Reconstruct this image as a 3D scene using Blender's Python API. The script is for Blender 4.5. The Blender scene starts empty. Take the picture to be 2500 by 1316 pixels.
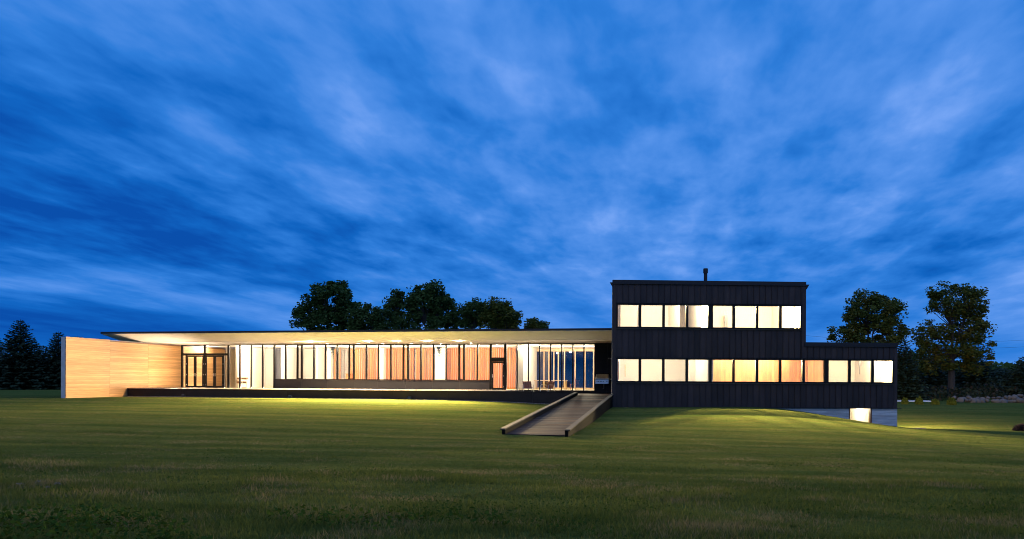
import bpy, math, random
import numpy as np
random.seed(7); rng = np.random.default_rng(7)
S = bpy.context.scene
COL = S.collection

# ------------------------------------------------------------------ camera
F, CX, HY, RHO = 2000.0, 1250.0, 927.0, 0.005      # focal length in photo pixels, principal point, roll
cam_d = bpy.data.cameras.new('camera'); cam = bpy.data.objects.new('camera', cam_d); COL.objects.link(cam)
from mathutils import Matrix, Vector
_c, _s = math.cos(RHO), math.sin(RHO)
cam.matrix_world = Matrix(((_c, -_s, 0, 0), (0, 0, -1, 0), (_s, _c, 0, 0), (0, 0, 0, 1)))
cam_d.sensor_width = 36.0; cam_d.lens = F / 2500 * 36
cam_d.shift_y = (HY - 658) / 2500
cam_d.clip_start = 0.1; cam_d.clip_end = 6000
S.camera = cam

# ------------------------------------------------------------------ view + render
S.view_settings.view_transform = 'Standard'; S.view_settings.look = 'None'
S.view_settings.exposure = 0.0; S.view_settings.gamma = 1.0
S.render.engine = 'CYCLES'
S.cycles.use_denoising = True; S.cycles.pixel_filter_type = 'BLACKMAN_HARRIS'; S.cycles.filter_width = 1.0
S.cycles.max_bounces = 8; S.cycles.transparent_max_bounces = 24
S.cycles.sample_clamp_indirect = 6.0
S.cycles.caustics_reflective = False; S.cycles.caustics_refractive = False

# ------------------------------------------------------------------ node helpers
class NT:
    def __init__(s, tree): s.t = tree; s.n = tree.nodes; s.l = tree.links
    def add(s, typ, **kw):
        n = s.n.new(typ)
        for k, v in kw.items():
            if k == 'i':
                for a, b in v.items():
                    if hasattr(b, 'is_linked') or isinstance(b, bpy.types.NodeSocket): s.l.new(b, n.inputs[a])
                    else: n.inputs[a].default_value = b
            else: setattr(n, k, v)
        return n
    def math(s, op, a, b=0.0, c=0.0, clamp=False):
        n = s.add('ShaderNodeMath', operation=op, use_clamp=clamp)
        for i, v in enumerate((a, b, c)):
            if isinstance(v, bpy.types.NodeSocket): s.l.new(v, n.inputs[i])
            else: n.inputs[i].default_value = v
        return n.outputs[0]
    def mix(s, fac, a, b, blend='MIX'):
        n = s.add('ShaderNodeMix', data_type='RGBA', blend_type=blend)
        for i, v in ((0, fac), (6, a), (7, b)):
            if isinstance(v, bpy.types.NodeSocket): s.l.new(v, n.inputs[i])
            elif i == 0: n.inputs[0].default_value = v
            else: n.inputs[i].default_value = (*v, 1) if len(v) == 3 else v
        return n.outputs[2]
    def ramp(s, fac, stops, interp='LINEAR'):
        n = s.add('ShaderNodeValToRGB'); n.color_ramp.interpolation = interp
        e = n.color_ramp.elements
        while len(e) < len(stops): e.new(0.5)
        for i, (p, c) in enumerate(stops):
            e[i].position = p; e[i].color = (c, c, c, 1) if not hasattr(c, '__len__') else (*c, 1)
        s.l.new(fac, n.inputs[0]); return n.outputs[0]
    def noise(s, vec, scale, detail=4.0, rough=0.5, distort=0.0, dim='3D'):
        n = s.add('ShaderNodeTexNoise', noise_dimensions=dim)
        n.inputs['Scale'].default_value = scale; n.inputs['Detail'].default_value = detail
        n.inputs['Roughness'].default_value = rough; n.inputs['Distortion'].default_value = distort
        if vec is not None: s.l.new(vec, n.inputs['Vector'])
        return n.outputs[0]
    def mapping(s, vec, scale=(1, 1, 1), loc=(0, 0, 0), rot=(0, 0, 0)):
        n = s.add('ShaderNodeMapping'); s.l.new(vec, n.inputs[0])
        n.inputs['Scale'].default_value = scale; n.inputs['Location'].default_value = loc; n.inputs['Rotation'].default_value = rot
        return n.outputs[0]

# ------------------------------------------------------------------ dusk sky
W = bpy.data.worlds.new('World'); S.world = W; W.use_nodes = True
t = NT(W.node_tree); t.n.clear()
tc = t.add('ShaderNodeTexCoord').outputs['Generated']
sp = t.add('ShaderNodeSeparateXYZ'); t.l.new(tc, sp.inputs[0])
dx, dy, dz = sp.outputs
zz = t.math('ADD', t.math('MAXIMUM', dz, 0.0), 0.075)
qx, qy = t.math('DIVIDE', dx, zz), t.math('DIVIDE', dy, zz)
WA = math.radians(12)                                  # the clouds drift along this bearing
al = t.math('ADD', t.math('MULTIPLY', qx, math.sin(WA)), t.math('MULTIPLY', qy, math.cos(WA)))
cr = t.math('SUBTRACT', t.math('MULTIPLY', qx, math.cos(WA)), t.math('MULTIPLY', qy, math.sin(WA)))
def cloud_noise(ka, kc, off, scale, detail, rough, dist=0.0):
    v = t.add('ShaderNodeCombineXYZ', i={0: t.math('MULTIPLY', al, ka), 1: t.math('MULTIPLY', cr, kc), 2: off}).outputs[0]
    return t.noise(v, scale, detail, rough, dist)
n_big = cloud_noise(0.2, 0.5, 43.1, 0.9, 2, 0.5, 0.3)
n_str = cloud_noise(0.17, 1.0, 67.7, 2.3, 4.0, 0.52, 0.15)
n_puf = cloud_noise(0.5, 1.0, 24.3, 3.5, 4.5, 0.5, 0.2)
n_fin = cloud_noise(0.7, 1.5, 5.0, 6.5, 5, 0.55, 0.2)
side = t.math('DIVIDE', dx, t.math('MAXIMUM', t.math('SQRT', t.math('ADD', t.math('MULTIPLY', dx, dx), t.math('MULTIPLY', dy, dy))), 0.001))
# low down the sheet of cloud is seen edge-on: long soft banks instead of streaks
bank = t.noise(t.add('ShaderNodeCombineXYZ', i={0: t.math('MULTIPLY', side, 2.4), 1: t.math('ADD', t.math('MULTIPLY', dz, 17.0), t.math('MULTIPLY', side, 1.7)), 2: 5.7}).outputs[0], 1.0, 3.0, .5, .2)
high = t.math('MULTIPLY', t.math('SUBTRACT', dz, 0.03), 8.0, clamp=True)
low = t.math('SUBTRACT', 1.0, high)
hk = t.math('ADD', t.math('MULTIPLY', high, 0.85), 0.15)
tex = t.math('MULTIPLY', t.math('SUBTRACT', n_str, 0.5), 0.7)
tex = t.math('ADD', tex, t.math('MULTIPLY', t.math('SUBTRACT', n_puf, 0.5), 1.05))
tex = t.math('ADD', tex, t.math('MULTIPLY', t.math('SUBTRACT', n_fin, 0.5), 0.34))
lev = t.math('ADD', t.math('MULTIPLY', t.math('MINIMUM', side, 0.12), 0.72), 0.575)    # deepest blue away from the afterglow
lev = t.math('ADD', lev, t.math('MULTIPLY', t.math('SUBTRACT', n_big, 0.5), 1.15))
lev = t.math('ADD', lev, t.math('MULTIPLY', tex, t.math('MULTIPLY', hk, 1.12)))
lev = t.math('ADD', lev, t.math('MULTIPLY', t.math('MULTIPLY', t.math('SUBTRACT', bank, 0.44), 1.6), low))
# a clear deep-blue gap in the cloud to the east (left), a pale bank lower down
east = t.math('MULTIPLY', t.math('SUBTRACT', -0.06, side), 3.2, clamp=True)
wob = t.math('ADD', dz, t.math('MULTIPLY', t.math('SUBTRACT', bank, 0.5), 0.05))
wob = t.math('SUBTRACT', wob, t.math('MULTIPLY', side, -0.10))
gap = t.math('SUBTRACT', 1.0, t.math('MULTIPLY', t.math('ABSOLUTE', t.math('SUBTRACT', wob, 0.125)), 17.0), clamp=True)
pale = t.math('SUBTRACT', 1.0, t.math('MULTIPLY', t.math('ABSOLUTE', t.math('SUBTRACT', wob, 0.052)), 40.0), clamp=True)
lev = t.math('SUBTRACT', lev, t.math('MULTIPLY', t.math('MULTIPLY', gap, east), 0.13))
lev = t.math('ADD', lev, t.math('MULTIPLY', t.math('MULTIPLY', pale, east), 0.22))
elev = t.math('MULTIPLY', t.math('SUBTRACT', dz, 0.12), 0.55)
lev = t.math('ADD', lev, elev, clamp=True)
skyc = t.ramp(lev, [(0.0, (0.003, 0.078, 0.41)), (0.25, (0.006, 0.132, 0.55)), (0.5, (0.028, 0.205, 0.70)), (0.75, (0.088, 0.285, 0.81)), (1.0, (0.20, 0.40, 0.93))])
bg = t.add('ShaderNodeBackground', i={'Color': skyc, 'Strength': 1.0})
wo = t.add('ShaderNodeOutputWorld'); t.l.new(bg.outputs[0], wo.inputs[0])

sun_d = bpy.data.lights.new('dusk_sun', 'SUN'); sun_d.energy = .5; sun_d.angle = math.radians(60); sun_d.color = (.90, .95, 1.0)
sun = bpy.data.objects.new('dusk_sun', sun_d); COL.objects.link(sun); sun.rotation_euler = (math.radians(52), 0, math.radians(-28))

# ------------------------------------------------------------------ material helpers
MATS = {}
def mat(name, col=(.5, .5, .5), rough=.6, metal=0.0, var=0.0, nscale=6.0, bump=0.0, bscale=30.0, spec=0.5, stretch=None, obj_rand=0.0, col2=None, island=0.0):
    m = bpy.data.materials.new(name); m.use_nodes = True; MATS[name] = m
    t = NT(m.node_tree); b = t.n['Principled BSDF']
    b.inputs['Roughness'].default_value = rough; b.inputs['Metallic'].default_value = metal
    b.inputs['Specular IOR Level'].default_value = spec
    co = t.add('ShaderNodeTexCoord').outputs['Object']
    if stretch: co = t.mapping(co, stretch)
    oi = t.add('ShaderNodeObjectInfo').outputs['Random']
    c = t.mix(0.0, col, col)
    if var or col2:
        nz = t.noise(t.add('ShaderNodeVectorMath', operation='ADD', i={0: co, 1: t.add('ShaderNodeCombineXYZ', i={0: t.math('MULTIPLY', oi, 37.0), 1: t.math('MULTIPLY', oi, 91.0)}).outputs[0]}).outputs[0], nscale, 5, .6)
        f = t.ramp(nz, [(.3, 0.0), (.7, 1.0)])
        hi = col2 if col2 else tuple(min(1, x * (1 + var)) for x in col); lo = col if col2 else tuple(x * (1 - var) for x in col)
        c = t.mix(f, lo, hi)
    if obj_rand:
        k = t.math('ADD', t.math('MULTIPLY', t.math('SUBTRACT', oi, .5), 2 * obj_rand), 1.0)
        c = t.mix(1.0, c, t.add('ShaderNodeCombineColor', i={0: k, 1: k, 2: k}).outputs[0], 'MULTIPLY')
    if island:
        ri = t.add('ShaderNodeNewGeometry').outputs['Random Per Island']
        k = t.math('ADD', t.math('MULTIPLY', t.math('SUBTRACT', ri, .5), 2 * island), 1.0)
        c = t.mix(1.0, c, t.add('ShaderNodeCombineColor', i={0: k, 1: k, 2: k}).outputs[0], 'MULTIPLY')
    t.l.new(c, b.inputs['Base Color'])
    if bump:
        bn = t.add('ShaderNodeBump', i={'Strength': bump, 'Distance': .02, 'Height': t.noise(co, bscale, 4, .6)})
        t.l.new(bn.outputs[0], b.inputs['Normal'])
    return m
def leafmat(name, c1, c2, trans=.25, rare=None, spec=.15, swath=False):
    m = bpy.data.materials.new(name); m.use_nodes = True; MATS[name] = m
    t = NT(m.node_tree); b = t.n['Principled BSDF']; b.inputs['Roughness'].default_value = .65; b.inputs['Specular IOR Level'].default_value = spec
    ri = t.add('ShaderNodeNewGeometry').outputs['Random Per Island']
    co = t.add('ShaderNodeTexCoord').outputs['Object']
    big = t.ramp(t.noise(co, .5, 2), [(.35, 0.), (.65, 1.)])
    f = t.math('ADD', t.math('MULTIPLY', ri, .6), t.math('MULTIPLY', big, .4))
    c = t.mix(f, c1, c2)
    if rare:
        c = t.mix(t.ramp(t.math('ADD', t.noise(co, .8, 2), t.math('MULTIPLY', ri, .25)), [(.68, 0.), (.80, 1.)]), c, rare)
    if swath:
        sw = t.noise(t.mapping(co, (.045, .62, 1), rot=(0, 0, .16)), 1.0, 3, .6, .3)
        c = t.mix(1.0, c, t.ramp(sw, [(.36, (.55, .66, .66)), (.62, (1.16, 1.08, 1.05))]), 'MULTIPLY')
    t.l.new(c, b.inputs['Base Color'])
    tr = t.add('ShaderNodeBsdfTranslucent', i={'Color': c})
    mx = t.add('ShaderNodeMixShader', i={0: trans, 1: b.outputs[0], 2: tr.outputs[0]})
    t.l.new(mx.outputs[0], t.n['Material Output'].inputs[0])
    return m
def glassmat(name, tint=(.93, .95, .95), refl=.06, rough=.01):
    m = bpy.data.materials.new(name); m.use_nodes = True; MATS[name] = m
    t = NT(m.node_tree); t.n.remove(t.n['Principled BSDF'])
    tr = t.add('ShaderNodeBsdfTransparent', i={'Color': (*tint, 1)})
    gl = t.add('ShaderNodeBsdfGlossy', i={'Color': (1, 1, 1, 1), 'Roughness': rough})
    fr = t.add('ShaderNodeFresnel', i={'IOR': 1.35}).outputs[0]
    mx = t.add('ShaderNodeMixShader', i={0: t.math('ADD', fr, refl - .02, clamp=True), 1: tr.outputs[0], 2: gl.outputs[0]})
    t.l.new(mx.outputs[0], t.n['Material Output'].inputs[0])
def emitmat(name, col, st):
    m = bpy.data.materials.new(name); m.use_nodes = True; MATS[name] = m
    t = NT(m.node_tree); b = t.n['Principled BSDF']
    b.inputs['Emission Color'].default_value = (*col, 1); b.inputs['Emission Strength'].default_value = st

mat('black_frame', (.010, .009, .009), .5, var=.2, spec=.15)
mat('black_metal', (.036, .023, .021), .5, var=.3, nscale=1.3, spec=.25, obj_rand=.2, bump=.35, bscale=1.6, stretch=(1, 1, .5))
mat('dark_panel', (.024, .022, .022), .5, var=.12, nscale=2)
mat('dark_platform', (.026, .017, .012), .65, spec=.2, var=.2, nscale=1.5, obj_rand=.1)
mat('fascia_metal', (.020, .016, .017), .5, spec=.25)
mat('soffit_board', (.80, .72, .67), .7, var=.05, nscale=2, obj_rand=.03)
mat('cedar', (.52, .285, .12), .6, var=.22, nscale=1.0, stretch=(22, .8, 22), obj_rand=.17, bump=.15, bscale=10)
mat('concrete', (.40, .39, .39), .85, var=.14, nscale=3, bump=.2, bscale=40)
mat('board_concrete', (.44, .43, .43), .85, var=.3, nscale=1.2, stretch=(.8, 1, 9), bump=.3, bscale=20, obj_rand=.14)
mat('cream_wall', (.66, .61, .52), .8, var=.02)
mat('white_ceiling', (.70, .67, .61), .8, var=.02)
mat('pale_floor', (.55, .46, .33), .5, var=.08)
mat('slat_wood', (.45, .145, .018), .55, var=.2, nscale=1, stretch=(14, 14, .8), obj_rand=.22)
mat('panel_wood', (.55, .29, .11), .5, var=.2, nscale=1.0, stretch=(16, 16, .8), obj_rand=.2)
mat('pale_wood', (.62, .42, .22), .5, var=.15, nscale=1, stretch=(10, 10, 1))
mat('dark_wood', (.16, .07, .035), .5, var=.2)
mat('plank_wood', (.088, .050, .038), .62, var=.3, nscale=1.2, stretch=(1.2, 14, 6), obj_rand=.6, spec=.12)
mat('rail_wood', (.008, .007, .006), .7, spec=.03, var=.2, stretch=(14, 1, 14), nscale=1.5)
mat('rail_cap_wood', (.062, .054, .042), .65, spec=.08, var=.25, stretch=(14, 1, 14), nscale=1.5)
mat('teak', (.25, .085, .045), .5, var=.2, stretch=(8, 8, 1), nscale=2, obj_rand=.2)
mat('chair_metal', (.55, .53, .50), .35, metal=.6)
mat('steel', (.62, .61, .60), .3, metal=1.0, var=.05)
mat('dark_steel', (.12, .12, .12), .4, metal=.8)
mat('stone', (.115, .095, .080), .85, var=.3, nscale=4, bump=.5, bscale=12, obj_rand=.3)
mat('pebble', (.22, .18, .15), .85, island=.6)
mat('pale_pebble', (.46, .38, .31), .8, island=.45)
mat('bark', (.045, .035, .028), .9, var=.3, nscale=4, stretch=(6, 6, 1), bump=.5, bscale=14)
mat('paving', (.62, .62, .64), .8, var=.06)
mat('twig_bush', (.045, .022, .018), .8, island=.4)
mat('white_trim', (.78, .74, .66), .6)
mat('plastic_black', (.01, .01, .01), .4)
mat('cable', (.02, .02, .025), .6)
mat('flower_head', (.13, .12, .09), .9, island=.3)
leafmat('leaf_dark', (.032, .058, .014), (.078, .120, .026))
leafmat('leaf_olive', (.052, .072, .010), (.12, .12, .018), rare=(.19, .14, .02))
leafmat('leaf_mid', (.036, .060, .014), (.082, .118, .026))
leafmat('needle', (.014, .028, .016), (.042, .064, .032), .1)
leafmat('shrub_leaf', (.06, .085, .012), (.17, .18, .02))
leafmat('weed_leaf', (.018, .044, .009), (.046, .084, .014), .2, spec=.0)
leafmat('understory', (.018, .026, .012), (.05, .055, .022), .2, rare=(.09, .05, .03))
leafmat('blade', (.042, .072, .017), (.142, .162, .038), .25, rare=(.20, .165, .08), spec=.0, swath=True)
glassmat('clear_glass')
glassmat('grey_glass', (.33, .23, .18), .05)
emitmat('lamp_lens', (1.0, .86, .66), 40.0)

m = bpy.data.materials.new('ramp_plank'); m.use_nodes = True; MATS['ramp_plank'] = m
t = NT(m.node_tree); b = t.n['Principled BSDF']; b.inputs['Roughness'].default_value = .6; b.inputs['Specular IOR Level'].default_value = .04
oi = t.add('ShaderNodeObjectInfo').outputs['Random']; co = t.add('ShaderNodeTexCoord').outputs['Object']
c = t.ramp(oi, [(0., (.012, .008, .010)), (.45, (.026, .014, .013)), (.78, (.042, .022, .016)), (.88, (.11, .064, .036)), (1., (.15, .095, .055))])
gr_ = t.noise(t.add('ShaderNodeVectorMath', operation='ADD', i={0: t.mapping(co, (1.0, 16, 6)), 1: t.add('ShaderNodeCombineXYZ', i={0: t.math('MULTIPLY', oi, 51.0)}).outputs[0]}).outputs[0], 1.3, 5, .6)
c = t.mix(1.0, c, t.ramp(gr_, [(.25, .55), (.75, 1.4)]), 'MULTIPLY'); t.l.new(c, b.inputs['Base Color'])

# lawn: mown grass with faint mowing lines, dry patches and clover
m = bpy.data.materials.new('lawn_grass'); m.use_nodes = True; MATS['lawn_grass'] = m
t = NT(m.node_tree); b = t.n['Principled BSDF']; b.inputs['Roughness'].default_value = .95; b.inputs['Specular IOR Level'].default_value = .0
co = t.add('ShaderNodeTexCoord').outputs['Object']
swath = t.noise(t.mapping(co, (.045, .62, 1), rot=(0, 0, .16)), 1.0, 3, .6, .3)
patch = t.noise(co, .16, 4, .6)
fine = t.noise(co, 9.0, 6, .75)
mid = t.noise(t.mapping(co, (.6, 1.5, 1)), 1.6, 4, .6)
c = t.mix(t.ramp(swath, [(.34, 0.), (.64, 1.)]), (.050, .080, .019), (.108, .124, .032))
c = t.mix(t.math('MULTIPLY', t.ramp(mid, [(.45, 0.), (.75, 1.)]), .6), c, (.145, .112, .028))
c = t.mix(t.math('MULTIPLY', t.ramp(patch, [(.42, 0.), (.7, 1.)]), .35), c, (.040, .075, .020))
c = t.mix(1.0, c, t.ramp(fine, [(.25, .35), (.75, 1.55)]), 'MULTIPLY')
t.l.new(c, b.inputs['Base Color'])
bn = t.add('ShaderNodeBump', i={'Strength': .9, 'Distance': .05, 'Height': t.math('ADD', fine, t.math('MULTIPLY', swath, .8))})
t.l.new(bn.outputs[0], b.inputs['Normal'])

# ------------------------------------------------------------------ mesh helpers
class MB:
    def __init__(s): s.v = []; s.f = []
    def _q(s, vs, fs):
        o = len(s.v); s.v += [tuple(map(float, p)) for p in vs]; s.f += [tuple(i + o for i in f) for f in fs]; return s
    def box(s, x0, x1, y0, y1, z0, z1):
        return s._q([(x0, y0, z0), (x1, y0, z0), (x1, y1, z0), (x0, y1, z0), (x0, y0, z1), (x1, y0, z1), (x1, y1, z1), (x0, y1, z1)],
                    [(0, 3, 2, 1), (4, 5, 6, 7), (0, 1, 5, 4), (1, 2, 6, 5), (2, 3, 7, 6), (3, 0, 4, 7)])
    def hexa(s, b, tp):            # four bottom corners, four top corners
        return s._q(list(b) + list(tp), [(0, 3, 2, 1), (4, 5, 6, 7), (0, 1, 5, 4), (1, 2, 6, 5), (2, 3, 7, 6), (3, 0, 4, 7)])
    def prism_x(s, prof, x0, x1, x0b=None):    # profile in (y, z) swept along x
        n = len(prof); a = [(x0, y, z) for y, z in prof]; c = [(x1, y, z) for y, z in prof]
        if x0b: a = [(x, y, z) for x, (y, z) in zip(x0b, prof)]
        return s._q(a + c, [tuple(range(n))[::-1], tuple(range(n, 2 * n))] + [(i, (i + 1) % n, n + (i + 1) % n, n + i) for i in range(n)])
    def prism_z(s, poly, z0, z1):
        n = len(poly); a = [(x, y, z0) for x, y in poly]; c = [(x, y, z1) for x, y in poly]
        return s._q(a + c, [tuple(range(n))[::-1], tuple(range(n, 2 * n))] + [(i, (i + 1) % n, n + (i + 1) % n, n + i) for i in range(n)])
    def tube(s, pts, rad, n=8, cap=True):
        pts = [Vector(p) for p in pts]; rings = []
        up = Vector((0, 0, 1))
        o = len(s.v)
        for i, p in enumerate(pts):
            d = (pts[min(i + 1, len(pts) - 1)] - pts[max(i - 1, 0)]).normalized()
            a = d.cross(up if abs(d.z) < .95 else Vector((1, 0, 0))).normalized(); bb = d.cross(a)
            r = rad[i] if hasattr(rad, '__len__') else rad
            s.v += [tuple(p + (a * math.cos(k * 2 * math.pi / n) + bb * math.sin(k * 2 * math.pi / n)) * r) for k in range(n)]
        for i in range(len(pts) - 1):
            for k in range(n):
                k2 = (k + 1) % n
                s.f.append((o + i * n + k, o + i * n + k2, o + (i + 1) * n + k2, o + (i + 1) * n + k))
        if cap:
            s.f.append(tuple(o + k for k in range(n))[::-1]); s.f.append(tuple(o + (len(pts) - 1) * n + k for k in range(n)))
        return s
    def mesh(s, name):
        me = bpy.data.meshes.new(name); me.from_pydata(s.v, [], s.f); me.update(); return me
    def build(s, name, m, parent=None, loc=(0, 0, 0), bevel=0, smooth=False):
        me = s.mesh(name); me.materials.append(MATS[m])
        if smooth:
            for p in me.polygons: p.use_smooth = True
        o = inst(name, me, parent, loc)
        if bevel:
            md = o.modifiers.new('bevel', 'BEVEL'); md.width = bevel; md.segments = 2; md.limit_method = 'ANGLE'
        return o
def inst(name, me, parent=None, loc=(0, 0, 0), rz=0.0, sc=None):
    o = bpy.data.objects.new(name, me); COL.objects.link(o); o.location = loc; o.rotation_euler = (0, 0, rz)
    if sc is not None: o.scale = sc
    if parent is not None: o.parent = parent
    return o
def tag(o, label, cat=None, group=None, kind=None):
    o['label'] = label
    if cat: o['category'] = cat
    if group: o['group'] = group
    if kind: o['kind'] = kind
    return o
def thing(name, label, cat, loc=(0, 0, 0), rz=0.0, group=None):
    o = bpy.data.objects.new(name, None); COL.objects.link(o); o.location = loc; o.rotation_euler = (0, 0, rz); o.empty_display_size = .3
    return tag(o, label, cat, group)
def npmesh(name, verts, faces, m):
    verts = np.asarray(verts, np.float32); faces = np.asarray(faces, np.int32); k = faces.shape[1]
    me = bpy.data.meshes.new(name); me.vertices.add(len(verts)); me.vertices.foreach_set('co', verts.ravel())
    me.loops.add(faces.size); me.loops.foreach_set('vertex_index', faces.ravel())
    me.polygons.add(len(faces)); me.polygons.foreach_set('loop_start', np.arange(0, faces.size, k, dtype=np.int32))
    me.update(calc_edges=True); me.materials.append(MATS[m]); return me
def quads(C, A, B):      # a quad round every centre, half axes A and B
    n = len(C); v = np.empty((n, 4, 3)); v[:, 0] = C - A - B * .2; v[:, 1] = C - B; v[:, 2] = C + A + B * .2; v[:, 3] = C + B
    return v.reshape(-1, 3), np.arange(n * 4).reshape(-1, 4)
def unit(n):
    d = rng.normal(size=(n, 3)); return d / np.linalg.norm(d, axis=1, keepdims=True)

# ------------------------------------------------------------------ where things stand
def at(px, py, D):       # photo pixel + distance -> metres
    xc, yc = (px - CX) / F, (HY - py) / F
    return Vector((D * (xc * _c - yc * _s), D, D * (xc * _s + yc * _c)))
class Frame:             # a wall line: origin on the ground plan and bearing
    def __init__(s, px, D, ang):
        s.ax, s.ay = (px - CX) / F * D, D; s.ang = ang; s.c, s.sn = math.cos(ang), math.sin(ang)
    def u(s, px, w=0.0):
        k = (px - CX) / F
        return (k * (s.ay + s.c * w) - s.ax + s.sn * w) / (s.c - k * s.sn)
    def D(s, u, w): return s.ay + s.sn * u + s.c * w
    def z(s, px, py, w=0.0):
        return ((px - CX) * RHO - (py - HY)) / F * s.D(s.u(px, w), w)
    def world(s, u, w, z=0.0): return Vector((s.ax + s.c * u - s.sn * w, s.ay + s.sn * u + s.c * w, z))
L = Frame(443, 65.4, -math.atan(.2017))      # the long glass wing
B = Frame(1494, 50.5, math.radians(3.0))     # the black house
ZD, ZS, ZP = -.77, 2.65, -.97                # stone bed, soffit, timber patio heights

# ------------------------------------------------------------------ terrain
ctrl = []
def cp(x, y, z): ctrl.append((x, y, z))
def cpx(px, py, D): p = at(px, py, D); ctrl.append((p.x, p.y, p.z))
for x, y, z in [(0, 0, -1.75), (-9, 3, -1.7), (9, 3, -1.85), (-25, 0, -1.6), (25, 0, -2.1), (0, 15, -1.9), (10, 15, -2.05), (-10, 15, -1.78), (20, 15, -2.3), (-20, 15, -1.65),
                (10, 30, -2.25), (20, 30, -2.55), (32, 30, -2.8), (-10, 30, -1.85), (-20, 30, -1.68), (-35, 30, -1.5), (-55, 30, -1.4), (-10, 42, -1.62), (-22, 42, -1.5),
                (-45, 53, -1.3), (-65, 55, -1.3), (-45, 72, -1.36), (-45, 92, -1.3), (-90, 92, -1.3), (-90, 30, -1.4), (-30, 92, -1.3), (0, 92, -1.4), (-10, 75, -1.5), (-25, 75, -1.5),
                (0, -30, -1.8), (-60, -30, -1.8), (60, -30, -2.2), (0, 200, -1.6), (-150, 200, -1.4), (150, 200, -1.6), (-200, 0, -1.5), (200, 60, -2.2), (200, 0, -2.4)]: cp(x, y, z)
for px, z in ((310, -1.35), (560, -1.35), (830, -1.35), (1200, -1.43), (1340, -1.56)):
    p = L.world(L.u(px, -6.7), -6.7); cp(p.x, p.y, z)
    p = L.world(L.u(px, -6.7), 3); cp(p.x, p.y, z)
cpx(160, 972, 53); cpx(1200, 1063, 30); cpx(1405, 1066, 30); cp(1.0, 24, -2.03); cp(6, 40, -1.98); cp(2, 44, -1.80); cp(14, 42, -1.98)
for px, py in ((1505, 995), (1650, 994.5), (1780, 994.5), (1885, 995), (1960, 1006), (2030, 1021), (2090, 1036), (2140, 1043.5), (2190, 1044)):
    z = B.z(px, py, -.3); p = B.world(B.u(px), -.4); cp(p.x, p.y, z)
for u in (2, 7, 12): p = B.world(u, 6); cp(p.x, p.y, -1.8)
for u in (15, 17.5): p = B.world(u, 4); cp(p.x, p.y, -3.25)
cp(22, 46, -2.62); cp(26, 47, -2.85)
cpx(2250, 1041, 54); cpx(2360, 1040, 54); cpx(2500, 1048, 52); cpx(2600, 1050, 52); cpx(2250, 1010, 64); cpx(2400, 1012, 64); cpx(2520, 1015, 64)
cpx(2230, 984, 74); cpx(2340, 984, 75); cpx(2480, 986, 75); cpx(2600, 987, 75); cpx(2240, 978, 82); cpx(2430, 972, 82)
cpx(2290, 957, 92); cpx(2360, 958, 92); cpx(2220, 966, 92); cpx(2480, 955, 95); cpx(2300, 948, 110); cpx(2500, 945, 115)
ctrl = np.array(ctrl)
def _phi(r2): return .5 * r2 * np.log(r2 + 1e-9)
_P = ctrl[:, :2] / 10; _n = len(_P)
_K = _phi(((_P[:, None] - _P[None]) ** 2).sum(-1)) + np.eye(_n) * .05
_Q = np.c_[np.ones(_n), _P]
_M = np.block([[_K, _Q], [_Q.T, np.zeros((3, 3))]])
_sol = np.linalg.solve(_M, np.r_[ctrl[:, 2], 0, 0, 0])
def ground(x, y):
    x = np.atleast_1d(np.asarray(x, float)); y = np.atleast_1d(np.asarray(y, float))
    p = np.c_[np.clip(x, -180, 180), np.clip(y, -30, 190)] / 10
    z = np.zeros(len(p))
    for i in range(0, len(p), 40000):
        q = p[i:i + 40000]; z[i:i + 40000] = _phi(((q[:, None] - _P[None]) ** 2).sum(-1)) @ _sol[:_n] + _sol[_n] + q @ _sol[_n + 1:]
    z += .018 * np.sin(x * .9 + 1.3 * np.sin(y * .35)) * np.cos(y * 1.1 + .7 * x) * np.clip(1.2 - y / 70, 0, 1)
    return np.clip(z, -4, 1)
def gz(x, y): return float(ground(x, y)[0])
xs = np.r_[-3000, -1200, -500, -260, np.arange(-180, -60, 6), np.arange(-60, 60.1, .75), np.arange(66, 181, 6), 260, 500, 1200, 3000]
ys = np.r_[-60, np.arange(-30, 4, 3), np.arange(4, 100, .6), np.arange(100, 191, 5), 260, 500, 1200, 3500]
gx, gy = np.meshgrid(xs, ys); zz = ground(gx.ravel(), gy.ravel())
ny, nx = gx.shape; idx = np.arange(nx * ny).reshape(ny, nx)
fc = np.stack([idx[:-1, :-1], idx[:-1, 1:], idx[1:, 1:], idx[1:, :-1]], -1).reshape(-1, 4)
me = npmesh('lawn', np.c_[gx.ravel(), gy.ravel(), zz], fc, 'lawn_grass')
me.polygons.foreach_set('use_smooth', np.ones(len(me.polygons), bool))
lawn = inst('lawn', me); lawn['kind'] = 'structure'; lawn['label'] = 'mown lawn sloping away from the lit house'

# ------------------------------------------------------------------ lamps
WARM = (1.0, .80, .54); GOLD = (1.0, .71, .34); WB = (1.0, .84, .62)
def area(name, loc, sx, sy, power, col=WARM, rz=0.0):
    d = bpy.data.lights.new(name, 'AREA'); d.shape = 'RECTANGLE'; d.size = sx; d.size_y = sy; d.energy = power; d.color = col
    o = bpy.data.objects.new(name, d); COL.objects.link(o); o.location = loc; o.rotation_euler = (0, 0, rz); return o

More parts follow.
